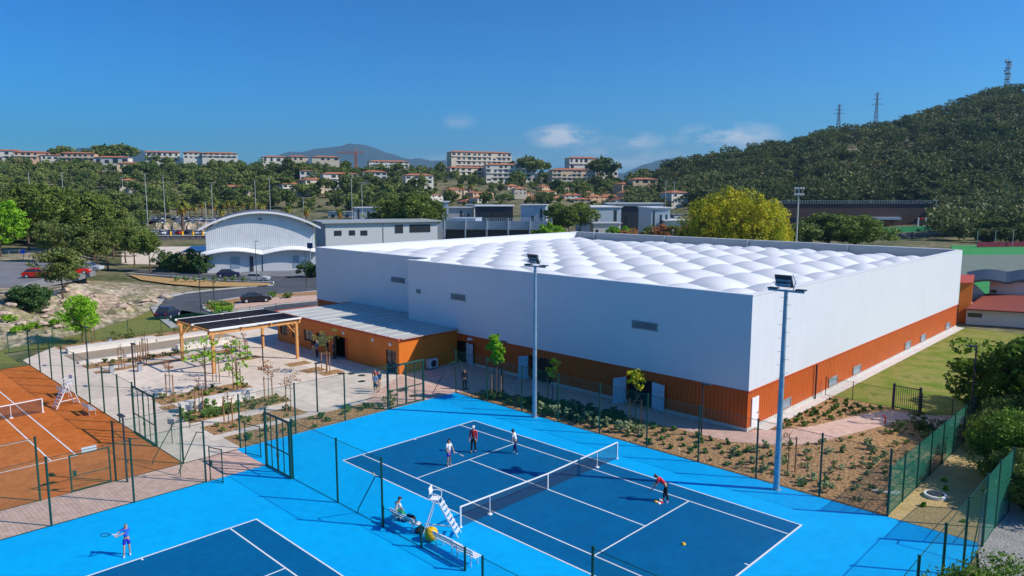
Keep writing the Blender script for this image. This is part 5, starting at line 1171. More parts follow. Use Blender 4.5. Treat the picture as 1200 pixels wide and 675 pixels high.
person('seated person in white shirt and brown cap on the bench by the fence', 9.1, -13.72, R(90), 1.6, 'c_white', 'c_green', False, .5, sit=True, hat='hair', hands=[(.4, -.15, .62), (.4, .15, .62)], lean=R(20))
p = G(440.5, 462); person('person in light blue shirt and dark shorts, nearest of the three chatting on the plaza', p.x, p.y, R(110), 1.76, 'c_light', 'c_navy', False, .4, arms=((.1, .5), (.1, .6)), legs=(.05, -.05))
p = G(445, 459.5); person('person in navy top and white shorts, right one of the three on the plaza', p.x, p.y, R(190), 1.82, 'c_navy', 'c_beige', False, .5, legs=(.1, -.08), hairm='skin')
p = G(440, 456.5); person('person in red top standing behind the other two on the plaza', p.x, p.y, R(-50), 1.74, 'c_red', 'c_black', True, .6)
p = G(372, 419); person('person in blue jacket and dark trousers standing before the clubhouse windows', p.x, p.y, R(-90), 1.78, 'c_teal', 'c_black', True, 1, jacket=True, hairm='c_white', shoes='c_black')
person('person in dark top and beige trousers at the clubhouse wall, left of the blue jacket', -27.0, 3.1, R(-60), 1.76, 'c_black', 'c_beige', True, 1)
person('person in black partly behind the blue jacket at the clubhouse wall', -25.3, 3.6, R(-100), 1.76, 'c_black', 'c_black', True, 1, shoes='c_black')
person('person in dark clothes at the clubhouse wall behind the staked sapling', -24.3+.0, 3.7, R(-120), 1.72, 'c_navy', 'c_black', True, 1, shoes='c_black')
p = G(544.5, 456.5); person('person dressed in black standing in the shade behind the court corner', p.x, p.y, R(140), 1.75, 'c_black', 'c_black', True, 1, legs=(.05, -.05), shoes='c_black')

# ------------------------------------------------------------------ cars
def wheelmesh():
    a = MB().tube((0, -.1, .31), (0, .1, .31), .31, n=16).mesh('tyre', M['black']); b = MB().tube((0, -.108, .31), (0, .108, .31), .19, n=10).mesh('rim', M['p_silver']); return a, b
TY_, RI_ = wheelmesh()
def car(label, x, y, z, rz, paint, van=False, group=None, name='parked_car', L_=4.3, rx=0):
    t = thing(name, label, 'car', (x, y, z), rz, group)
    h = L_/2; W = .87
    if van: body = [(-h, .35), (-h, 1.0), (-h+.15, 1.05), (h-1.0, 1.05), (h-.1, .85), (h, .6), (h, .3)]; roof = [(-h+.1, 1.03), (-h+.25, 1.78), (h-1.7, 1.80), (h-.8, 1.03)]
    else: body = [(-h, .35), (-h+.02, .82), (-h+.25, .93), (h-1.25, .93), (h-.25, .78), (h, .6), (h, .3)]; roof = [(-h+.25, .91), (-h+.75, 1.40), (-h+1.3, 1.46), (h-1.85, 1.44), (h-1.1, .91)]
    mb = MB(); nb = len(body)
    A_ = [(px, -W, pz) for px, pz in body]+[(h-.1, -W, .2), (-h+.1, -W, .2)]
    mb.hull(A_, [(a, W, c) for a, b, c in A_]); o = mb.build('body', M[paint], t, world=False)
    bm = bmesh.new(); bm.from_mesh(o.data); bmesh.ops.recalc_face_normals(bm, faces=bm.faces); bmesh.ops.bevel(bm, geom=[e for e in bm.edges if not e.is_boundary], offset=.06, segments=2, affect='EDGES'); bm.to_mesh(o.data); bm.free()
    mb = MB(); mb.hull([(px, -W+.06+(pz-.91)*.28, pz) for px, pz in roof], [(px, W-.06-(pz-.91)*.28, pz) for px, pz in roof]); mb.build('windows', M['glass'], t, world=False)
    mb = MB(); zt = roof[1][1]; x0 = roof[1][0]+.05; x1 = roof[-2][0]-.02; wi = W-.06-(zt-.91)*.28+.02
    mb.hull([(x0, -wi, zt-.01), (x1, -wi, zt-.01), (x1, wi, zt-.01), (x0, wi, zt-.01)], [(x0+.1, -wi+.06, zt+.08), (x1-.1, -wi+.06, zt+.08), (x1-.1, wi-.06, zt+.08), (x0+.1, wi-.06, zt+.08)]); mb.build('roof', M[paint], t, world=False)
    mb = MB()
    for sy in (-1, 1):
        mb.tube(Vector((x1, sy*wi, zt)), Vector((roof[-1][0], sy*(W-.06), .93)), .03, n=4); mb.tube(Vector((x0, sy*wi, zt)), Vector((roof[0][0], sy*(W-.06), .93)), .04, n=4); mb.tube(Vector((0, sy*wi, zt)), Vector((0, sy*(W-.06), .93)), .03, n=4)
    mb.build('window_pillars', M[paint], t, world=False)
    for wx in (-h+.75, h-.8):
        for sy in (-W+.05, W-.05):
            a = bpy.data.objects.new('wheel', TY_); COL.objects.link(a); a.parent = t; a.location = (wx, sy, 0); b = bpy.data.objects.new('rim', RI_); COL.objects.link(b); b.parent = a
    for sy in (-.62, .62):
        mb = MB(); mb.obox((h-.02, sy, .66), (.08, .34, .13)); mb.build('headlight', M['white'], t, world=False); mb = MB(); mb.obox((-h+.0, sy, .76), (.08, .3, .14)); mb.build('tail_light', M['redpaint'], t, world=False)
    return t
def yawdir(deg): return YAW+R(deg)
p = G(44, 326, 3.0); x_, y_ = p.x, p.y
PK = GP([(-60, 306), (110, 309), (112, 315), (90, 321), (62, 326), (22, 334), (-60, 338)], 3.05)
sheet('upper_car_park', PK, 3.14, M['oldasph'], thick=1.2)
car('bright red hatchback in the upper car park, left of the pine trunk', *G(46, 325, 3.18)[:2], 3.16, yawdir(-82), 'p_red')
car('red car behind the leaning pine in the upper car park', *G(90, 321, 3.18)[:2], 3.16, yawdir(-70), 'p_red', L_=4.0)
car('small silver car at the right end of the upper car park', *G(106, 317, 3.18)[:2], 3.16, yawdir(-85), 'p_silver', L_=3.8)
car('silver grey hatchback passing in front of the arched hall', *G(302, 329.5)[:2], .05, yawdir(-88), 'p_silver')
car('dark navy car parked against the arched hall', *G(268, 324.5)[:2], .04, yawdir(-75), 'p_navy')
car('black car parked on the pink pavers of the traffic island', *G(300, 355)[:2], .17, yawdir(-65), 'p_black')
car('dark blue car at the edge of the road loop left of the pergola', *G(197, 372.5)[:2], .05, yawdir(0), 'p_navy', L_=3.9)
# small far cars: one body with its glass
def farcars(n, region, seed, label, group, rot=None, zo=.0):
    paints = ['p_white', 'p_white', 'p_white', 'p_silver', 'p_silver', 'p_blue', 'p_black', 'p_navy', 'p_red', 'p_white']; r = random.Random(seed); protos = {}
    mes = {}
    for pn in set(paints):
        h = 2.15; W = .86; mb = MB(); B = [(-h, .25), (-h, .85), (h-1.2, .93), (h, .7), (h, .25)]
        mb.hull([(a, -W, b) for a, b in B], [(a, W, b) for a, b in B]); Rf = [(-h+.9, 1.47), (h-1.9, 1.45)]; mb.hull([(-h+.85, -.6, 1.42), (h-1.85, -.6, 1.42), (h-1.85, .6, 1.42), (-h+.85, .6, 1.42)], [(-h+.95, -.52, 1.5), (h-1.95, -.52, 1.5), (h-1.95, .52, 1.5), (-h+.95, .52, 1.5)])
        g = MB(); Q = [(-h+.2, .86), (-h+.8, 1.42), (h-1.8, 1.42), (h-1.1, .9)]; g.hull([(a, -.7, b) for a, b in Q], [(a, .7, b) for a, b in Q])
        for wx in (-1.35, 1.35): g.tube((wx, -.88, .31), (wx, .88, .31), .31, n=10)
        mes[pn] = (mb.mesh('body', M[pn]), g.mesh('windows', M['glass']))
    for px, Y in region:
        pn = r.choice(paints); x, y = at(px, Y); t = thing('parked_car', label % pn[2:], 'car', (x, y, T(x, y)+zo), (rot if rot is not None else yawdir(r.choice([-90, -60, -95, 0, 180]))) + r.uniform(-.06, .06), group)
        for n_, me in zip(('body', 'windows'), mes[pn]): o = bpy.data.objects.new(n_, me); COL.objects.link(o); o.parent = t
reg = []
for row, Y in enumerate((352, 362, 376, 386)):
    for k in range(24):
        px = 139+k*7.4+row*2+random.uniform(-1, 1)
        if 188 < px < 202 and row < 2: continue
        if random.random() < .85: reg.append((px, Y+random.uniform(-1, 1)))
farcars(0, reg, 4, '%s car in the packed rows of the far car park below the palms', 'cars in the far car park')
farcars(0, [(189, 262), (199, 264), (209, 263), (219, 265), (228, 262), (236, 263)], 5, '%s car behind the orange posts left of the arched hall', 'cars behind the orange posts', yawdir(-10), 1.3)
farcars(0, [(300+i*9, 340+(i % 3)*8) for i in range(18)], 6, '%s car in the far car park behind the arched hall roof', 'cars behind the arched roof')
# stone wall, terrace and orange posts left of the arched hall
t = thing('stone_wall', 'pale rubble stone bank left of the arched hall, below the far cars', 'stone wall', (*at(205, 300), 0))
mb = MB(); a = at(176, 300); b = at(262, 300); c = at(262, 312); d = at(176, 312); r9 = random.Random(2)
n = 40; lo_ = [Vector((a[0]+(b[0]-a[0])*i/n, a[1]+(b[1]-a[1])*i/n, -.2)) for i in range(n+1)]; hi_ = [Vector((d[0]+(c[0]-d[0])*i/n+r9.uniform(-1, 1), d[1]+(c[1]-d[1])*i/n, 3.6+r9.uniform(-.5, .5))) for i in range(n+1)]; md_ = [(p+q)/2+Vector((r9.uniform(-1, 1), r9.uniform(-1, 1), r9.uniform(-.6, .6))) for p, q in zip(lo_, hi_)]
for i in range(n): mb.quad(lo_[i], lo_[i+1], md_[i+1], md_[i]); mb.quad(md_[i], md_[i+1], hi_[i+1], hi_[i])
mb.build('stone_face', M['rock'], t)
sheet('terrace', [at(172, 255), at(262, 255), at(262, 300), at(172, 300)], 1.3, M['oldasph'], thick=1.6)
t = thing('terrace_wall', 'brownish striped retaining wall under the cars left of the arched hall', 'retaining wall', (*at(210, 254), 0)); mb = MB(); a = at(172, 254); b = at(262, 254); mb.obox(((a[0]+b[0])/2, (a[1]+b[1])/2, .6), (math.hypot(b[0]-a[0], b[1]-a[1]), .5, 1.5), math.atan2(b[1]-a[1], b[0]-a[0])); mb.build('wall', M['wallstone'], t)
mb = MB(); mb.obox(((a[0]+b[0])/2, (a[1]+b[1])/2, 1.4), (math.hypot(b[0]-a[0], b[1]-a[1]), .7, .12), math.atan2(b[1]-a[1], b[0]-a[0])); mb.build('coping', M['whiteconc'], t)
for px in (197, 211, 223.5, 235):
    x, y = at(px, 256.5); t = thing('bollard', 'orange post in the row of four in front of the parked cars', 'bollard', (x, y, 1.3), group='orange posts'); mb = MB(); mb.obox((0, 0, .75), (.75, .5, 1.5)); mb.build('post', M['yellow'], t, world=False); mb = MB(); mb.obox((0, 0, 1.53), (.8, .55, .06)); mb.build('cap', M['trim'], t, world=False)
t = thing('awning', 'low dark blue sunshade roof left of the arched hall', 'awning', (*at(224, 178), 0)); mb = MB(); P = [at(208, 172), at(236, 172), at(240, 192), at(222, 192)]
mb.hull([(x, y, 2.2) for x, y in P], [(x, y, 2.35) for x, y in P]); mb.build('canopy', M['doorblue'] if 0 else M['c_teal'], t)
for q in P: mb = MB(); mb.tube((*q, 0), (*q, 2.2), .06); mb.build('post', M['grey'], t)

# ------------------------------------------------------------------ arched hall
def frame_axes(px0, px1, Y):
    a = Vector((*at(px0, Y[0]), 0)); b = Vector((*at(px1, Y[1]), 0)); u = (b-a); W = u.length; u.normalize(); v = Vector((-u.y, u.x, 0)); 
    if v.dot(FW) < 0: v = -v
    return a, u, v, W
a, u, v, W = frame_axes(238, 367, (147, 154))
t = thing('arched_hall', 'light grey hall with a curved dark roof and a wavy white canopy along its front', 'hall', a)
def Pq(s, d, z): q = a+u*s+v*d; return (q.x, q.y, z)
zt0, zpk, D = 9.0, 12.4, 24
arc = lambda s, z0=zt0, z1=zpk, e=0: z0+(z1-z0)*(1-((s-W/2)/(W/2+e))**2)
n = 20; ss = [W*i/n for i in range(n+1)]
mb = MB(); mb.hull([Pq(0, 0, 5.0)]+[Pq(s, 0, arc(s)-.2) for s in ss]+[Pq(W, 0, 5.0)], [Pq(0, .3, 5.0)]+[Pq(s, .3, arc(s)-.2) for s in ss]+[Pq(W, .3, 5.0)])
mb.build('gable', rib('grey_gable_sheet', (.62, .65, .66), .6, .5, 'XY', strength=.4), t)
mb = MB(); mb.hull([Pq(0, -.02, 0), Pq(W, -.02, 0), Pq(W, -.02, 5.0), Pq(0, -.02, 5.0)], [Pq(0, .3, 0), Pq(W, .3, 0), Pq(W, .3, 5.0), Pq(0, .3, 5.0)]); mb.build('front_wall', M['lgrey'], t)
mb = MB(); mb.hull([Pq(0, .3, 0), Pq(.3, .3, 0), Pq(.3, .3, 9), Pq(0, .3, 9)], [Pq(0, D, 0), Pq(.3, D, 0), Pq(.3, D, 9), Pq(0, D, 9)]); mb.hull([Pq(W-.3, .3, 0), Pq(W, .3, 0), Pq(W, .3, 9), Pq(W-.3, .3, 9)], [Pq(W-.3, D, 0), Pq(W, D, 0), Pq(W, D, 9), Pq(W-.3, D, 9)]); mb.build('side_wall', M['lgrey'], t)
mb = MB(); s2 = [-1.2+(W+2.4)*i/n for i in range(n+1)]; up_ = [arc(s, zt0, zpk, 1.2) for s in s2]
mb.hull([Pq(s, -1.2, z) for s, z in zip(s2, up_)]+[Pq(s, -1.2, z-.15) for s, z in reversed(list(zip(s2, up_)))], [Pq(s, D, z) for s, z in zip(s2, up_)]+[Pq(s, D, z-.15) for s, z in reversed(list(zip(s2, up_)))]); mb.build('roof', M['darkroof'], t)
mb = MB(); mb.hull([Pq(s, -1.3, z+.1) for s, z in zip(s2, up_)]+[Pq(s, -1.3, z-.32) for s, z in reversed(list(zip(s2, up_)))], [Pq(s, -1.205, z+.1) for s, z in zip(s2, up_)]+[Pq(s, -1.205, z-.32) for s, z in reversed(list(zip(s2, up_)))]); mb.build('verge', M['white'], t)
mb = MB(); s3 = [-1+(W+2)*i/40 for i in range(41)]; zz = [3.75+.85*abs(math.sin(math.pi*(s+1)/(W+2)*2))**1.0 for s in s3]
mb.hull([Pq(s, -1.7, z) for s, z in zip(s3, zz)]+[Pq(s, -1.7, z-.16) for s, z in reversed(list(zip(s3, zz)))], [Pq(s, -.03, z+.55) for s, z in zip(s3, zz)]+[Pq(s, -.03, z+.39) for s, z in reversed(list(zip(s3, zz)))]); mb.build('canopy', M['white'], t)
def wbox(name, s0, s1, z0, z1, m, d0=-.12, d1=-.025, lab=None): mb = MB(); mb.hull([Pq(s0, d0, z0), Pq(s1, d0, z0), Pq(s1, d0, z1), Pq(s0, d0, z1)], [Pq(s0, d1, z0), Pq(s1, d1, z0), Pq(s1, d1, z1), Pq(s0, d1, z1)]); return mb.build(name, M[m], t)
w1 = wbox('window', 4.5, 6.3, .9, 3.2, 'blueglass'); wbox('door', 8.2, 8.9, 0, 3.2, 'dgrey'); wbox('window', 16.8, 18.0, .6, 3.1, 'blueglass'); wbox('downpipe', 10.6, 10.75, 0, 3.6, 'dgrey'); wbox('vent', W/2-.5, W/2+.3, arc(W/2)-1.6, arc(W/2)-1.35, 'dgrey', -.1, -.005); wbox('wall_board', 18.2, 20, 2.3, 2.6, 'white')

# generic box building with flat or pitched roof, windows as parts
rw_ = random.Random(77)
def building(label, px, Y, w, d, h, wall='wh_r', roof='orangeT', kind='flat', floors=2, ncol=4, rz=0, name='house', cat='house', z=None, group=None, win='glass', over=.4, wfrac=.5, bal=False, rise=1.2, base=0):
    x, y = at(px, Y); zz = T(x, y)-.6 if z is None else z
    t = thing(name, label, cat, (x, y, zz), YAW-R(90)+R(rz), group)   # local +y faces away... local -y towards the viewer
    h += .6
    mb = MB(); mb.box(-w/2, w/2, 0, d, 0, h); mb.build('wall', M[wall], t, world=False)
    if kind == 'flat':
        mb = MB(); mb.box(-w/2-over, w/2+over, -over, d+over, h+.002, h+.35); mb.build('roof', M[roof], t, world=False)
    elif kind == 'hip':
        mb = MB(); o_ = over; e = min(w, d)/2*.9; A_ = [(-w/2-o_, -o_, h), (w/2+o_, -o_, h), (w/2+o_, d+o_, h), (-w/2-o_, d+o_, h)]; mb.hull([(x1, y1, z1+.002) for x1, y1, z1 in A_], [(-w/2+e, d/2-.05, h+rise), (w/2-e, d/2-.05, h+rise), (w/2-e, d/2+.05, h+rise), (-w/2+e, d/2+.05, h+rise)]); mb.build('roof', M[roof], t, world=False)
    else:
        mb = MB(); o_ = over; mb.hull([(-w/2-o_, -o_, h+.002), (-w/2-o_, d/2, h+rise), (-w/2-o_, d+o_, h+.002)], [(w/2+o_, -o_, h+.002), (w/2+o_, d/2, h+rise), (w/2+o_, d+o_, h+.002)]); mb.build('roof', M[roof], t, world=False)
    fh = (h-.6-base)/max(floors, 1); cw = w/ncol; wm = None
    if floors:
        mb = MB(); mb.box(-cw*wfrac/2, cw*wfrac/2, -.06, -.003, 0, fh*.5); wm = mb.mesh('window', M[win])
        bm_ = MB(); bm_.box(-cw*.42, cw*.42, -1.0, -.01, 0, .12); bm_.box(-cw*.42, cw*.42, -1.0, -.92, .12, .9); bmesh_ = bm_.mesh('balcony', M['wh_r'])
        for f in range(floors):
            for c in range(ncol):
                if rw_.random() < .1: continue
                o = bpy.data.objects.new('window', wm); COL.objects.link(o); o.parent = t; o.location = (-w/2+cw*(c+.5)+rw_.uniform(-.1, .1)*cw, 0, .6+base+fh*f+fh*.28); o.scale = (rw_.choice([1, 1, .6, .8]), 1, rw_.choice([1, 1, 1.25, .8]))
                if bal and f > 0: o = bpy.data.objects.new('balcony', bmesh_); COL.objects.link(o); o.parent = t; o.location = (-w/2+cw*(c+.5), 0, .6+base+fh*f-.05)
    return t
# grey flat-roofed building behind the hall's left wing
t = building('grey flat-roofed building behind the left wing of the hall', 448, 192, 30, 16, 8.5, 'lgrey', 'parapet', 'flat', 0, 1, 24, 'workshop_building', 'building', z=-.6, over=.9)
for nm, s0, s1, z0, z1 in [('window', -12.8, -10.9, 5.9, 7.2), ('window', -9, -7.4, 5.9, 7.2), ('window', -6, -4.2, 5.8, 7.1), ('window', 3.2, 5.4, 6.2, 8.4), ('window', 7.2, 13.0, 6.3, 8.4)]:
    mb = MB(); mb.box(s0, s1, -.08, -.003, z0, z1); mb.build(nm, M['glass'], t, world=False)
mb = MB(); mb.box(-.1, .1, -.12, -.003, 0, 9); mb.build('downpipe', M['grey'], t, world=False)
# blue grey parking deck
t = building('blue grey parking deck with open railings behind the hall roof', 583, 232, 34, 26, 4.6, 'dgrey', 'bluewall', 'flat', 0, 1, -8, 'parking_deck', 'parking deck', z=-.6)
mb = MB(); mb.box(-17.6, 17.6, -1.4, -1.1, 5.4, 8.0); mb.build('parapet_panel', M['bluewall'], t, world=False)
for k in range(6): mb = MB(); mb.box(-17.3+k*6.9, -16.9+k*6.9, -1.8, -1.42, 0, 8.8); mb.build('column', M['bluewall'], t, world=False)
mb = MB()
for k in range(60): mb.box(-17.5+k*.59, -17.4+k*.59, -1.3, -1.22, 8.0, 8.9)
mb.box(-17.5, 17.5, -1.31, -1.2, 8.9, 8.97); mb.build('railing', M['white'], t, world=False)
mb = MB(); mb.box(-17, -8, 4, 16, 5.6, 8.6); mb.build('upper_block', M['bluewall'], t, world=False)
farcars(0, [(560+i*8, 238) for i in range(9)], 8, '%s car on the open deck behind the hall roof', 'cars on the parking deck', yawdir(-90), 5.2)
for i, (lab, px, Y, w_, d_, row, wl, rf, rz) in enumerate([
    ('long low shed with white roof edge behind the parking deck', 579, 290, 15, 16, 241, 'dgrey', 'white', 0), ('dark blue shed with a pale roof right of the parking deck', 625, 262, 9, 14, 240, 'bluewall', 'lgrey', -5),
    ('pale blue small building at the left end of the parking deck', 516, 258, 5.5, 8, 236, 'bluewall', 'white', 5), ('green roofed low building between the pale blue one and the shed', 540, 300, 10, 10, 243, 'wh_r', 'lgrey', 0),
    ('long grey roofed shed above the parking deck, left part', 562, 330, 12, 14, 240, 'lgrey', 'grey', 3), ('grey-blue shed with white end wall behind the far parapet', 711, 262, 11, 22, 242, 'bluewall', 'white', 10),
    ('open dark car shed between the two grey-blue sheds', 746, 300, 12, 12, 241, 'dgrey', 'darkroof', 0), ('second grey-blue shed with white end wall', 775, 265, 7, 18, 243, 'bluewall', 'white', 5),
    ('low white terrace wall with parked cars at the yellow green trees', 800, 262, 12, 12, 258, 'wh_r', 'white', 0), ('white fence-like low building in front of the grey-blue shed', 712, 240, 9, 6, 261, 'wh_r', 'lgrey', 5),
    ('white petrol station roof far behind the arched hall', 432, 380, 16, 12, 243, 'lgrey', 'white', 0), ('grey low shop building right of the petrol station roof', 405, 400, 20, 10, 248, 'lgrey', 'grey', 0),
    ('long pale roof behind the open dark car shed', 745, 340, 26, 12, 238, 'lgrey', 'white', 2)]):
    building(lab, px, Y, w_, d_, zrow(row, Y)-.4, wl, rf, 'flat', 1, 3, rz, 'shed', 'shed', z=-.5, wfrac=.3, over=.5)
farcars(0, [(785+i*7, 268) for i in range(5)], 9, '%s car on the white terrace behind the far parapet', 'cars behind the far parapet', yawdir(-90), zrow(258, 262)+.3)
# hillside housing
bl = building
HS = [('wh_r', 'orangeT'), ('peach', 'orangeT'), ('cream', 'orangeT'), ('yel_r', 'orangeT')]
spots = [(512, 500, 233), (533, 505, 228), (549, 520, 227), (560, 500, 231), (572, 515, 229), (566, 478, 238), (552, 482, 240), (618, 520, 232), (636, 505, 236), (628, 485, 240), (610, 500, 226), (645, 520, 229), (655, 500, 236), (672, 505, 233), (690, 520, 229), (700, 500, 234), (683, 485, 238), (716, 505, 236), (730, 495, 238), (740, 520, 231), (602, 560, 222), (640, 570, 222), (668, 565, 224)]
adj = ['first', 'second', 'third', 'fourth', 'fifth', 'sixth', 'seventh', 'eighth', 'ninth', 'tenth', 'eleventh', 'twelfth', 'thirteenth', 'fourteenth', 'fifteenth', 'sixteenth', 'seventeenth', 'eighteenth', 'nineteenth', 'twentieth']
spots.sort(); cn = {'wh_r': 'white', 'peach': 'peach coloured', 'cream': 'cream', 'yel_r': 'yellowish'}; cnt_ = {}
rh = random.Random(9)
for i, (px, Y, row) in enumerate(spots):
    wl, rf = HS[(i*3+i//4) % 4]; cnt_[wl] = cnt_.get(wl, 0)+1
    zz = zrow(row+3.5, Y); bl(f'{cn[wl]} house with tiled roof below the hilltop flats, {adj[cnt_[wl]-1]} {cn[wl]} one from left', px, Y, rh.uniform(8, 13), 9, rh.uniform(5.5, 7), wl, rf, rh.choice(['hip', 'gable', 'hip']), 2, rh.choice([2, 3, 3]), rh.uniform(5, 45), 'house', 'house', z=zz-2.2, wfrac=.35, base=2.5, rise=rh.uniform(1, 1.8))
for lab, px, Y, w_, h_, row, fl, nc, rz, wl in [
    ('long white apartment block with terracotta roof on the middle hilltop, upper left block', 565, 720, 64, 16, 199, 4, 12, 6, 'cream'),
    ('white apartment block on the middle hilltop, lower left block', 550, 690, 40, 13, 214, 4, 7, 12, 'cream'),
    ('white apartment block on the middle hilltop, lower right block', 600, 692, 50, 15, 213, 4, 9, -4, 'wh_r'),
    ('cream apartment block with balcony rows right of the umbrella pines', 673, 665, 42, 13, 217, 4, 9, -6, 'yel_r'),
    ('white upper apartment block on the right hilltop, behind the cream one', 684, 700, 30, 16, 206, 3, 6, -2, 'wh_r'),
    ('white terrace block right of the round tree on the right hilltop', 710, 700, 24, 10, 207, 2, 5, -4, 'wh_r')]:
    zz = zrow(row, Y); bl(lab, px, Y, w_, 12, h_+6, wl, 'orangeT', 'hip', fl, nc, rz+20, 'apartment_block', 'apartment block', z=zz-6, wfrac=.62, bal=True, base=5.4, rise=1.6, over=.8)
for lab, px, Y, w_, h_, row, fl, nc, rz, wl in [
    ('white block at the left edge of the skyline', 4, 640, 24, 11, 189, 2, 5, 0, 'wh_r'), ('apartment block with bright terracotta roof and dark balconies, first from the left on the skyline', 41, 640, 27, 8, 188, 2, 6, 4, 'peach'),
    ('low white link building between the two terracotta roofed blocks', 65, 645, 18, 5, 188, 1, 4, 0, 'wh_r'), ('apartment block with bright terracotta roof, second from the left on the skyline', 94, 640, 27, 9, 190, 2, 6, -6, 'peach'),
    ('white house with a gabled roof right of the terracotta roofed blocks', 133, 620, 27, 8, 194, 1, 4, -10, 'wh_r'), ('small orange house low between the pines right of the terracotta blocks', 155, 600, 20, 5, 198, 1, 3, 0, 'yel_r'),
    ('white apartment block with columns, left one of the skyline pair', 193, 640, 26, 10, 190, 2, 6, 0, 'wh_r'), ('white apartment block with pale roof, right one of the skyline pair', 229, 645, 16, 6, 186, 2, 4, 2, 'wh_r'),
    ('white apartment block on the skyline right of the pair, middle of the left skyline', 260, 650, 29, 5.2, 186, 2, 6, 0, 'wh_r'), ('white villa with red roof on the skyline above the light green tree', 324, 640, 21, 5.8, 191, 1, 4, 3, 'wh_r'),
    ('pale villa with red roof on the skyline, left of the orange crane', 351, 645, 17, 4.2, 189, 1, 4, 0, 'cream'), ('cream villa with red roof under the arm of the orange crane', 383, 640, 23, 3.8, 189, 1, 4, -4, 'cream'),
    ('long white apartment row with red roof right of the orange crane', 457, 660, 36, 5.6, 196, 2, 8, 0, 'wh_r'),
    ('white terraced houses in the wood, upper left', 362, 560, 12, 9, 212, 2, 3, 0, 'wh_r'), ('row of white houses with brown roofs in the wood, nearer left', 350, 520, 24, 7, 226, 2, 5, 25, 'wh_r'), ('row of white houses with brown roofs in the wood, nearer right', 372, 525, 18, 8, 222, 2, 4, 25, 'cream'),
    ('cream house half hidden by pines left of the light green tree', 275, 505, 20, 6, 228, 2, 4, 0, 'cream'), ('white houses in the wood right of the tall lamp poles', 400, 545, 26, 9, 216, 2, 5, 6, 'wh_r'), ('white house with bushes around below the red roofed row', 440, 560, 18, 7, 211, 2, 4, -5, 'wh_r'), ('white cluster house above the dark pines', 492, 560, 22, 8, 216, 2, 4, 4, 'wh_r'), ('tiny white house in the wood behind the palms', 150, 505, 10, 5, 219, 1, 2, 0, 'wh_r'),
    ('pale house with flat roof in the valley left of the wooded hill', 756, 560, 20, 9, 222, 2, 3, -8, 'yel_r'), ('orange gabled house in the valley left of the pale one', 735, 560, 10, 7, 225, 1, 2, 10, 'peach'), ('white house at the foot of the wooded hill', 797, 430, 12, 7, 238, 2, 2, 5, 'wh_r')]:
    zz = zrow(row, Y); bl(lab, px, Y, w_, 11, h_*.78+5, wl, 'orangeT', 'hip' if h_ < 9.5 else 'gable', fl, nc, rz+20, 'apartment_block' if w_ > 22 else 'house', 'apartment block' if w_ > 22 else 'house', z=zz-5, wfrac=.6, base=4.4, rise=1.4, over=.7, bal=(fl > 1 and w_ > 22))
# skyline trees beside the flats
for px, Y, top, lab, k, wd in [(617, 700, 183, 'big dark umbrella pine on the middle hilltop skyline, left half', 'farB', 1.0), (632, 700, 187, 'big dark umbrella pine on the middle hilltop skyline, right half', 'farB', 1.0), (704, 680, 184, 'dark round tree on the right hilltop', 'farB', .9), (76, 660, 171, 'dark pine between the two terracotta roofed blocks', 'farB', 1), (126, 690, 170, 'dark skyline pine, left of the pair above the gabled house', 'farB', 1.2), (148, 690, 169, 'dark skyline pine, right of the pair above the gabled house', 'farB', 1.2), (330, 520, 204, 'light green tree in the wood above the arched hall', 'farL', 1.3), (598, 610, 206, 'conical dark tree in front of the middle hilltop flats', 'farC', .7), (182, 640, 178, 'small round pine before the white block with columns', 'farB', .7)]:
    mtree(k, px, Y, top, lab, wd=wd)
for px, Y, top in [(607, 540, 217), (668, 540, 214), (659, 545, 217), (555, 640, 207), (676, 530, 220)]: mtree('cypress', px, Y, top, 'thin dark cypress among the hillside houses', group='cypresses among the houses', name='cypress_tree')

# ------------------------------------------------------------------ right background
x, y = at(992, 345)
t = building('long dark brown slatted building at the foot of the wooded hill', 995, 345, 78, 20, 11.0, 'brownclad', 'dgrey', 'flat', 0, 1, -3, 'slatted_building', 'building', z=-.6, over=.3)
mb = MB()
for k in range(66): mb.box(-39+k*1.18, -38.9+k*1.18, -.2, -.08, 11.9, 13.1)
mb.box(-39.2, 39.2, -.22, -.06, 13.1, 13.2); mb.build('roof_railing', M['white'], t, world=False)
mb = MB(); mb.box(6, 23, -4, -.003, 4.4, 5.6); mb.build('canopy', M['bluewall'], t, world=False); mb = MB(); mb.box(-34, -4, -.1, -.003, 3.5, 5.2); mb.build('window_band', M['glass'], t, world=False)
mb = MB(); mb.box(8, 20, -.08, -.003, 0, 3.6); mb.build('entrance', M['orangeT'], t, world=False)
t = thing('green_screen_fence', 'long dark green windscreen fence in front of the brown building', 'fence', (*at(1050, 285), 0)); a = at(1022, 285); b = at(1120, 300)
mb = MB(); mb.obox(((a[0]+b[0])/2, (a[1]+b[1])/2, 1.1), (math.hypot(b[0]-a[0], b[1]-a[1]), .1, 3.4), math.atan2(b[1]-a[1], b[0]-a[0])); mb.build('screen', M['c_green'], t)
for k in range(9): q = [a[i]+(b[i]-a[i])*k/8 for i in (0, 1)]; mb = MB(); mb.tube((*q, 0), (*q, 3), .06); mb.build('post', M['dgrey'], t)
t = thing('rubble_wall', 'low rubble stone wall below the green windscreen fence', 'stone wall', (*at(1050, 262), 0)); a = at(1005, 258); b = at(1112, 268)
mb = MB(); rw = random.Random(4)
for k in range(150):
    f = k/150; q = (a[0]+(b[0]-a[0])*f+rw.uniform(-.4, .4), a[1]+(b[1]-a[1])*f+rw.uniform(-.4, .4)); s_ = rw.uniform(.8, 1.5); mb.obox((*q, rw.uniform(-.2, 1.5)), (s_, s_*.8, s_*.7), rw.uniform(0, 3), rw.uniform(-.4, .4), rw.uniform(-.4, .4))
mb.build('boulders', M['wallstone'], t)
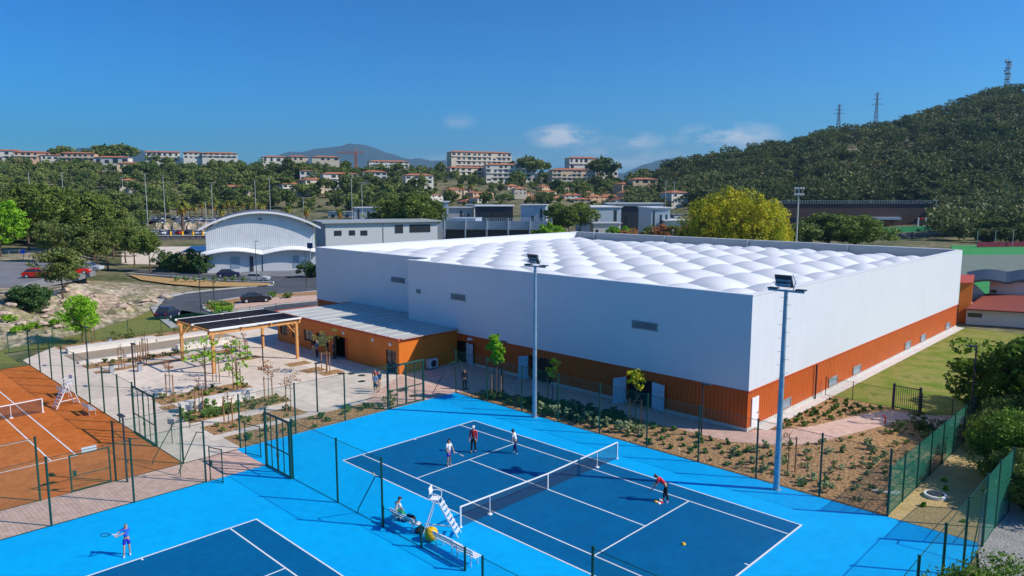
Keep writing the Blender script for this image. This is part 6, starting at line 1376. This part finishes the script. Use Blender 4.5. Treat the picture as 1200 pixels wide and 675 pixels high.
car('white car parked in front of the brown building', *at(1078, 300), .6, yawdir(-80), 'p_white', L_=4.6)
t = thing('portal_sign', 'white frame with a red arch in front of the brown building', 'sign', (*at(1083, 312), 0), YAW-R(90))
mb = MB(); mb.box(-1.6, 1.6, -.1, .1, 5.0, 5.7); mb.build('red_beam', M['redpaint'], t, world=False)
for s_ in (-1.6, 1.6): mb = MB(); mb.box(s_-.25, s_+.25, -.12, .12, 0, 5.8); mb.build('post', M['white'], t, world=False)
# sports pitch
x1, y1 = at(1130, 150)
sheet('synthetic_pitch', [at(1120, 107), at(1420, 107), at(1420, 235), at(1120, 225)], .06, M['turf'])
sheet('pitch_apron', [at(1130, 134), at(1420, 138), at(1420, 196), at(1130, 190)], .075, M['turfgrey'])
t = thing('advertising_boards', 'row of dark red boards along the far side of the green pitch', 'hoarding', (*at(1190, 214), 0)); a = at(1150, 216); b = at(1300, 222)
for k in range(12):
    q = [a[i]+(b[i]-a[i])*(k+.5)/12 for i in (0, 1)]; mb = MB(); mb.obox((*q, .95), (math.hypot(b[0]-a[0], b[1]-a[1])/12-.15, .12, 1.5), math.atan2(b[1]-a[1], b[0]-a[0])); mb.build('board', M['maroon'], t)
for px in (1150, 1171, 1192): x, y = at(px, 217); mb = MB(); mb.tube((0, 0, 0), (0, 0, 5), .07); mb.tube((0, 0, 5), (.6, 0, 5.1), .04); tag_ = mb.build('net_post', M['lgrey']); tag_.location = (x, y, 0); tag(tag_, 'thin pale ball-stop post behind the red boards', 'post', 'ball-stop posts')
# white changing rooms with dark curved roof
t = thing('changing_rooms', 'white low building with red-brown lean-to roof and dark curved roof beside the pitch', 'building', (17, 78, 0))
def P2(px, Y, z): return (*at(px, Y), z)
mb = MB(); mb.hull([P2(1144, 89, 0), P2(1290, 84, 0), P2(1290, 84, 1.9), P2(1144, 89, 1.9)], [P2(1147, 95.8, 0), P2(1292, 90.8, 0), P2(1292, 90.8, 1.9), P2(1147, 95.8, 1.9)]); mb.build('lower_wall', M['wh_r'], t)
mb = MB(); mb.hull([P2(1142, 88.4, 1.91), P2(1290, 83.4, 1.91), P2(1290, 83.4, 2.06), P2(1142, 88.4, 2.06)], [P2(1166, 96, 2.75), P2(1292, 91, 2.75), P2(1292, 91, 2.9), P2(1166, 96, 2.9)]); mb.build('lean_to_roof', M['redroof'], t)
mb = MB(); mb.hull([P2(1169, 96.2, 0), P2(1294, 91.2, 0), P2(1294, 91.2, 4.55), P2(1169, 96.2, 4.55)], [P2(1169, 104, 0), P2(1294, 99, 0), P2(1294, 99, 4.55), P2(1169, 104, 4.55)]); mb.build('upper_wall', M['wh_r'], t)
def fy(p_): return 89-(p_-1144)*5/146
for a_, b_ in [(1146, 1163), (1191, 1206)]: mb = MB(); mb.hull([P2(a_, fy(a_)-.06, .95), P2(b_, fy(b_)-.06, .95), P2(b_, fy(b_)-.06, 1.45), P2(a_, fy(a_)-.06, 1.45)], [P2(a_, fy(a_)-.003, .95), P2(b_, fy(b_)-.003, .95), P2(b_, fy(b_)-.003, 1.45), P2(a_, fy(a_)-.003, 1.45)]); mb.build('window', M['glass'], t)
for a_, b_ in [(1171, 1178), (1180, 1187)]: mb = MB(); mb.hull([P2(a_, 96.05, 3.0), P2(b_, 95.7, 3.0), P2(b_, 95.7, 3.4), P2(a_, 96.05, 3.4)], [P2(a_, 96.15, 3.0), P2(b_, 95.9, 3.0), P2(b_, 95.9, 3.4), P2(a_, 96.15, 3.4)]); mb.build('window', M['glass'], t)
mb = MB(); mb.hull([P2(1149, 96.4, 0), P2(1168.5, 96.4, 0), P2(1168.5, 96.4, 2.4), P2(1149, 96.4, 4.3)], [P2(1149, 96.7, 0), P2(1168.5, 96.7, 0), P2(1168.5, 96.7, 2.4), P2(1149, 96.7, 4.3)]); mb.build('side_screen', M['wh_r'], t)
mb = MB(); pr = [(1141+i/30*155, 4.6+.42*abs(math.sin(math.pi*i/30*3.2))) for i in range(31)]
mb.hull([P2(p_, 94.2, z_) for p_, z_ in pr]+[P2(p_, 94.2, z_-.28) for p_, z_ in reversed(pr)], [P2(p_, 106, z_+.1) for p_, z_ in pr]+[P2(p_, 106, z_-.18) for p_, z_ in reversed(pr)]); mb.build('curved_roof', M['dgrey'], t)
t = thing('orange_annex_block', 'orange block standing right behind the far corner of the tennis hall', 'building', (18, 68, 0))
mb = MB(); mb.hull([P2(1134, 90, 0), P2(1149, 90, 0), P2(1149, 90, 5.0), P2(1134, 90, 5.0)], [P2(1134, 98, 0), P2(1149.5, 98, 0), P2(1149.5, 98, 5.0), P2(1134, 98, 5.0)]); mb.build('wall', M['annexwall'], t)
mb = MB(); mb.hull([P2(1133, 89.7, 5.01), P2(1149.6, 89.7, 5.01), P2(1149.6, 89.7, 5.15), P2(1133, 89.7, 5.15)], [P2(1133, 98.4, 5.01), P2(1150, 98.4, 5.01), P2(1150, 98.4, 5.15), P2(1133, 98.4, 5.15)]); mb.build('roof', M['trim'], t)

# ------------------------------------------------------------------ masts, poles, pylons, cranes
def farpole(label, px, Y, top, group='tall grey lamp poles of the town', r=.14, z=None, name='lamp_pole'):
    x, y = at(px, Y); zz = T(x, y) if z is None else z; h = zrow(top, Y)-zz; t = thing(name, label, 'lamp pole', (x, y, zz), YAW-R(90), group)
    mb = MB(); mb.tube((0, 0, 0), (0, 0, h), r, r*.7, 6); mb.build('pole', M['lgrey'], t, world=False); mb = MB(); mb.box(-.9, .9, -.12, .12, h, h+.15); mb.build('lamp_arm', M['lgrey'], t, world=False)
for px, Y, top in [(171, 330, 203), (192, 330, 206), (144, 345, 208), (248, 340, 214), (299, 330, 211), (316, 330, 209), (412, 300, 208), (424, 320, 214), (35, 400, 202), (74, 400, 202), (240, 345, 237), (355, 330, 232), (780, 330, 212), (790, 330, 214)]:
    farpole('tall pale grey lamp pole rising over the car park and pines', px, Y, top)
farpole('pale curved lamp pole right of the brown building', 1098, 300, 235, None)
x, y = at(936, 182); t = thing('stadium_light', 'tall pale stadium light with a cluster of lamps beside the yellow green trees', 'stadium light', (x, y, 0), YAW-R(90))
zz = zrow(222, 182); mb = MB(); mb.tube((0, 0, 0), (0, 0, zz), .26, .18, 8); mb.build('pole', M['lgrey'], t, world=False)
mb = MB(); mb.box(-1.4, 1.4, -.08, .08, zz, zz+.12); mb.box(-1.1, 1.1, -.08, .08, zz-1.6, zz-1.48); mb.box(-.9, -.8, -.08, .08, zz-1.5, zz); mb.box(.8, .9, -.08, .08, zz-1.5, zz); mb.build('lamp_frame', M['lgrey'], t, world=False)
for i in range(4):
    for j in range(2): mb = MB(); mb.obox((-1.0+i*.68, -.25, zz+.3-j*1.5), (.45, .25, .45), rx=R(-20)); mb.build('floodlight', M['grey'], t, world=False)
def lattice(mb, p, q, w0, w1, n, r):
    p = Vector(p); q = Vector(q); c = []
    for k in range(n+1):
        f = k/n; w_ = w0+(w1-w0)*f; o = p.lerp(q, f); c.append([o+Vector((sx*w_/2, sy*w_/2, 0)) for sx, sy in ((-1, -1), (1, -1), (1, 1), (-1, 1))])
    for k in range(n):
        for i in range(4): mb.tube(c[k][i], c[k+1][i], r, n=4); mb.tube(c[k][i], c[k+1][(i+1) % 4], r*.6, n=3); mb.tube(c[k][(i+1) % 4], c[k+1][i], r*.6, n=3)
for i, (px, Y, top) in enumerate([(978, 690, 122), (1021, 690, 108)]):
    x, y = at(px, Y); z0 = T(x, y); h = zrow(top, Y)-z0; t = thing('pylon', ['electricity pylon on the hill ridge, left one', 'electricity pylon on the hill ridge, right and taller one'][i], 'pylon', (x, y, z0), YAW-R(90), 'pylons on the ridge')
    mb = MB(); lattice(mb, (0, 0, 0), (0, 0, h*.6), 4.5, 1.8, 6, .2); lattice(mb, (0, 0, h*.6), (0, 0, h), 1.8, .6, 6, .18); mb.build('lattice_tower', M['grey'], t, world=False)
    for zf, wd in ((.95, 3.0), (.84, 4.2), (.73, 5.0)): mb = MB(); mb.tube((-wd, 0, h*zf), (wd, 0, h*zf), .3, n=4); mb.tube((-wd, 0, h*zf), (0, 0, h*(zf+.04)), .1, n=4); mb.tube((wd, 0, h*zf), (0, 0, h*(zf+.04)), .1, n=4); mb.build('cross_arm', M['grey'], t, world=False)
x, y = at(1169, 690); z0 = T(x, y); zt = zrow(65, 690); h = zt-z0; t = thing('radio_mast', 'radio mast with antenna drums on top of the wooded hill', 'radio mast', (x, y, z0), YAW-R(90))
mb = MB(); lattice(mb, (0, 0, 0), (0, 0, h*.86), 3.4, 2.0, 9, .2); mb.build('lattice_tower', M['grey'], t, world=False); mb = MB(); mb.tube((0, 0, h*.86), (0, 0, h), .3, .1, 6); mb.build('antenna', M['grey'], t, world=False)
for zf, wd in ((.86, 3.2), (.74, 2.6), (.62, 3.0), (.5, 2.4)): mb = MB(); mb.lathe([(wd, 0), (wd, .5), (wd*.8, .6)], 10, (0, 0, h*zf)); mb.build('platform', M['grey'], t, world=False)
for zf, sx in ((.9, -2.5), (.8, 2.6), (.68, -2.7), (.56, 2.5)): mb = MB(); mb.tube((sx, -.3, h*zf), (sx, .5, h*zf), 1.0, n=10); mb.build('antenna_dish', M['lgrey'], t, world=False)
def craneo(label, px, Y, jz, j0, j1, base, mcol):
    x, y = at(px, Y); z0 = T(x, y); h = zrow(jz, Y)-z0; t = thing('tower_crane', label, 'crane', (x, y, z0), YAW-R(90), None); s_ = Y/857
    mb = MB(); lattice(mb, (0, 0, 0), (0, 0, h), 2.2, 2.2, 12, .22); mb.build('tower', M[mcol], t, world=False)
    mb = MB(); a_, b_ = (j0-px)*s_, (j1-px)*s_
    for dz, dy in ((0, -.7), (0, .7), (1.5, 0)): mb.tube((a_, dy, h+dz), (b_, dy, h+dz), .25, n=4)
    n_ = 16
    for k in range(n_): xx = a_+(b_-a_)*k/n_; x2 = a_+(b_-a_)*(k+1)/n_; mb.tube((xx, -.7, h), (x2, 0, h+1.5), .12, n=3); mb.tube((xx, .7, h), (x2, 0, h+1.5), .12, n=3)
    mb.build('jib', M[mcol], t, world=False)
    mb = MB(); mb.box(-1, 1, -1, 1, h, h+1.8); mb.build('cab', M[mcol], t, world=False); mb = MB(); mb.tube((0, 0, h+1.8), (0, 0, h+6), .3, .15, 6); mb.tube((0, 0, h+5.8), (a_*.6, 0, h+1.5), .08, n=3); mb.tube((0, 0, h+5.8), (b_*.8, 0, h+1.5), .08, n=3); mb.build('apex', M[mcol], t, world=False)
    cx_ = b_ if abs(b_) < abs(a_) else a_; mb = MB(); mb.box(cx_-1.5, cx_+1.5, -1, 1, h-2, h-.2); mb.build('counterweight', M['grey'], t, world=False)
craneo('orange tower crane on the skyline in front of the blue mountains', 418, 780, 179.5, 396, 427, 200, 'crane')
craneo('red tower crane behind the middle hilltop flats, its arm just over their roofs', 543, 800, 184, 525, 592, 200, 'redpaint')
# blue parking sign
p = G(20, 308, 3.16); t = thing('parking_sign', 'small square blue sign on a post at the rail of the upper car park', 'road sign', (*at(21, 142), 3.1), YAW-R(90)); mb = MB(); mb.tube((0, 0, 0), (0, 0, 2.0), .05, n=6); mb.build('post', M['grey'], t, world=False); mb = MB(); mb.obox((0, -.08, 1.7), (.8, .04, .8)); mb.build('panel', M['p_blue'] if 0 else M['c_blue'], t, world=False)
fence('grey metal rail fence at the back of the upper car park', [at(-20+i*12, 146) for i in range(11)], h=1.4, r=.05, pm='grey', group=None, z=3.1, m='greenmesh', name='rail_fence')
x, y = at(361, 143); t = thing('blue_sign', 'square dark blue sign on a pole at the right end of the arched hall', 'road sign', (x, y, 0), YAW-R(90)); mb = MB(); mb.tube((0, 0, 0), (0, 0, 6.4), .09, n=6); mb.build('post', M['grey'], t, world=False); mb = MB(); mb.obox((0, -.1, 5.9), (1.1, .06, 1.1)); mb.build('panel', M['c_navy'], t, world=False)

# ------------------------------------------------------------------ air
hz = MB(); hz.box(-14500, 9000, -6000, 16500, -60, 1100); ho = hz.build('haze', None or M['white']); ho.data.materials.clear()
mh = bpy.data.materials.new('haze_air'); mh.use_nodes = True; nt = mh.node_tree; nt.nodes.clear(); o_ = nt.nodes.new('ShaderNodeOutputMaterial'); pv = nt.nodes.new('ShaderNodeVolumePrincipled'); pv.inputs['Color'].default_value = (.45, .76, 1, 1); pv.inputs['Density'].default_value = .00008; pv.inputs['Anisotropy'].default_value = .2; nt.links.new(pv.outputs[0], o_.inputs['Volume']); ho.data.materials.append(mh); ho['kind'] = 'stuff'; ho['label'] = 'thin bluish haze over the far mountains'
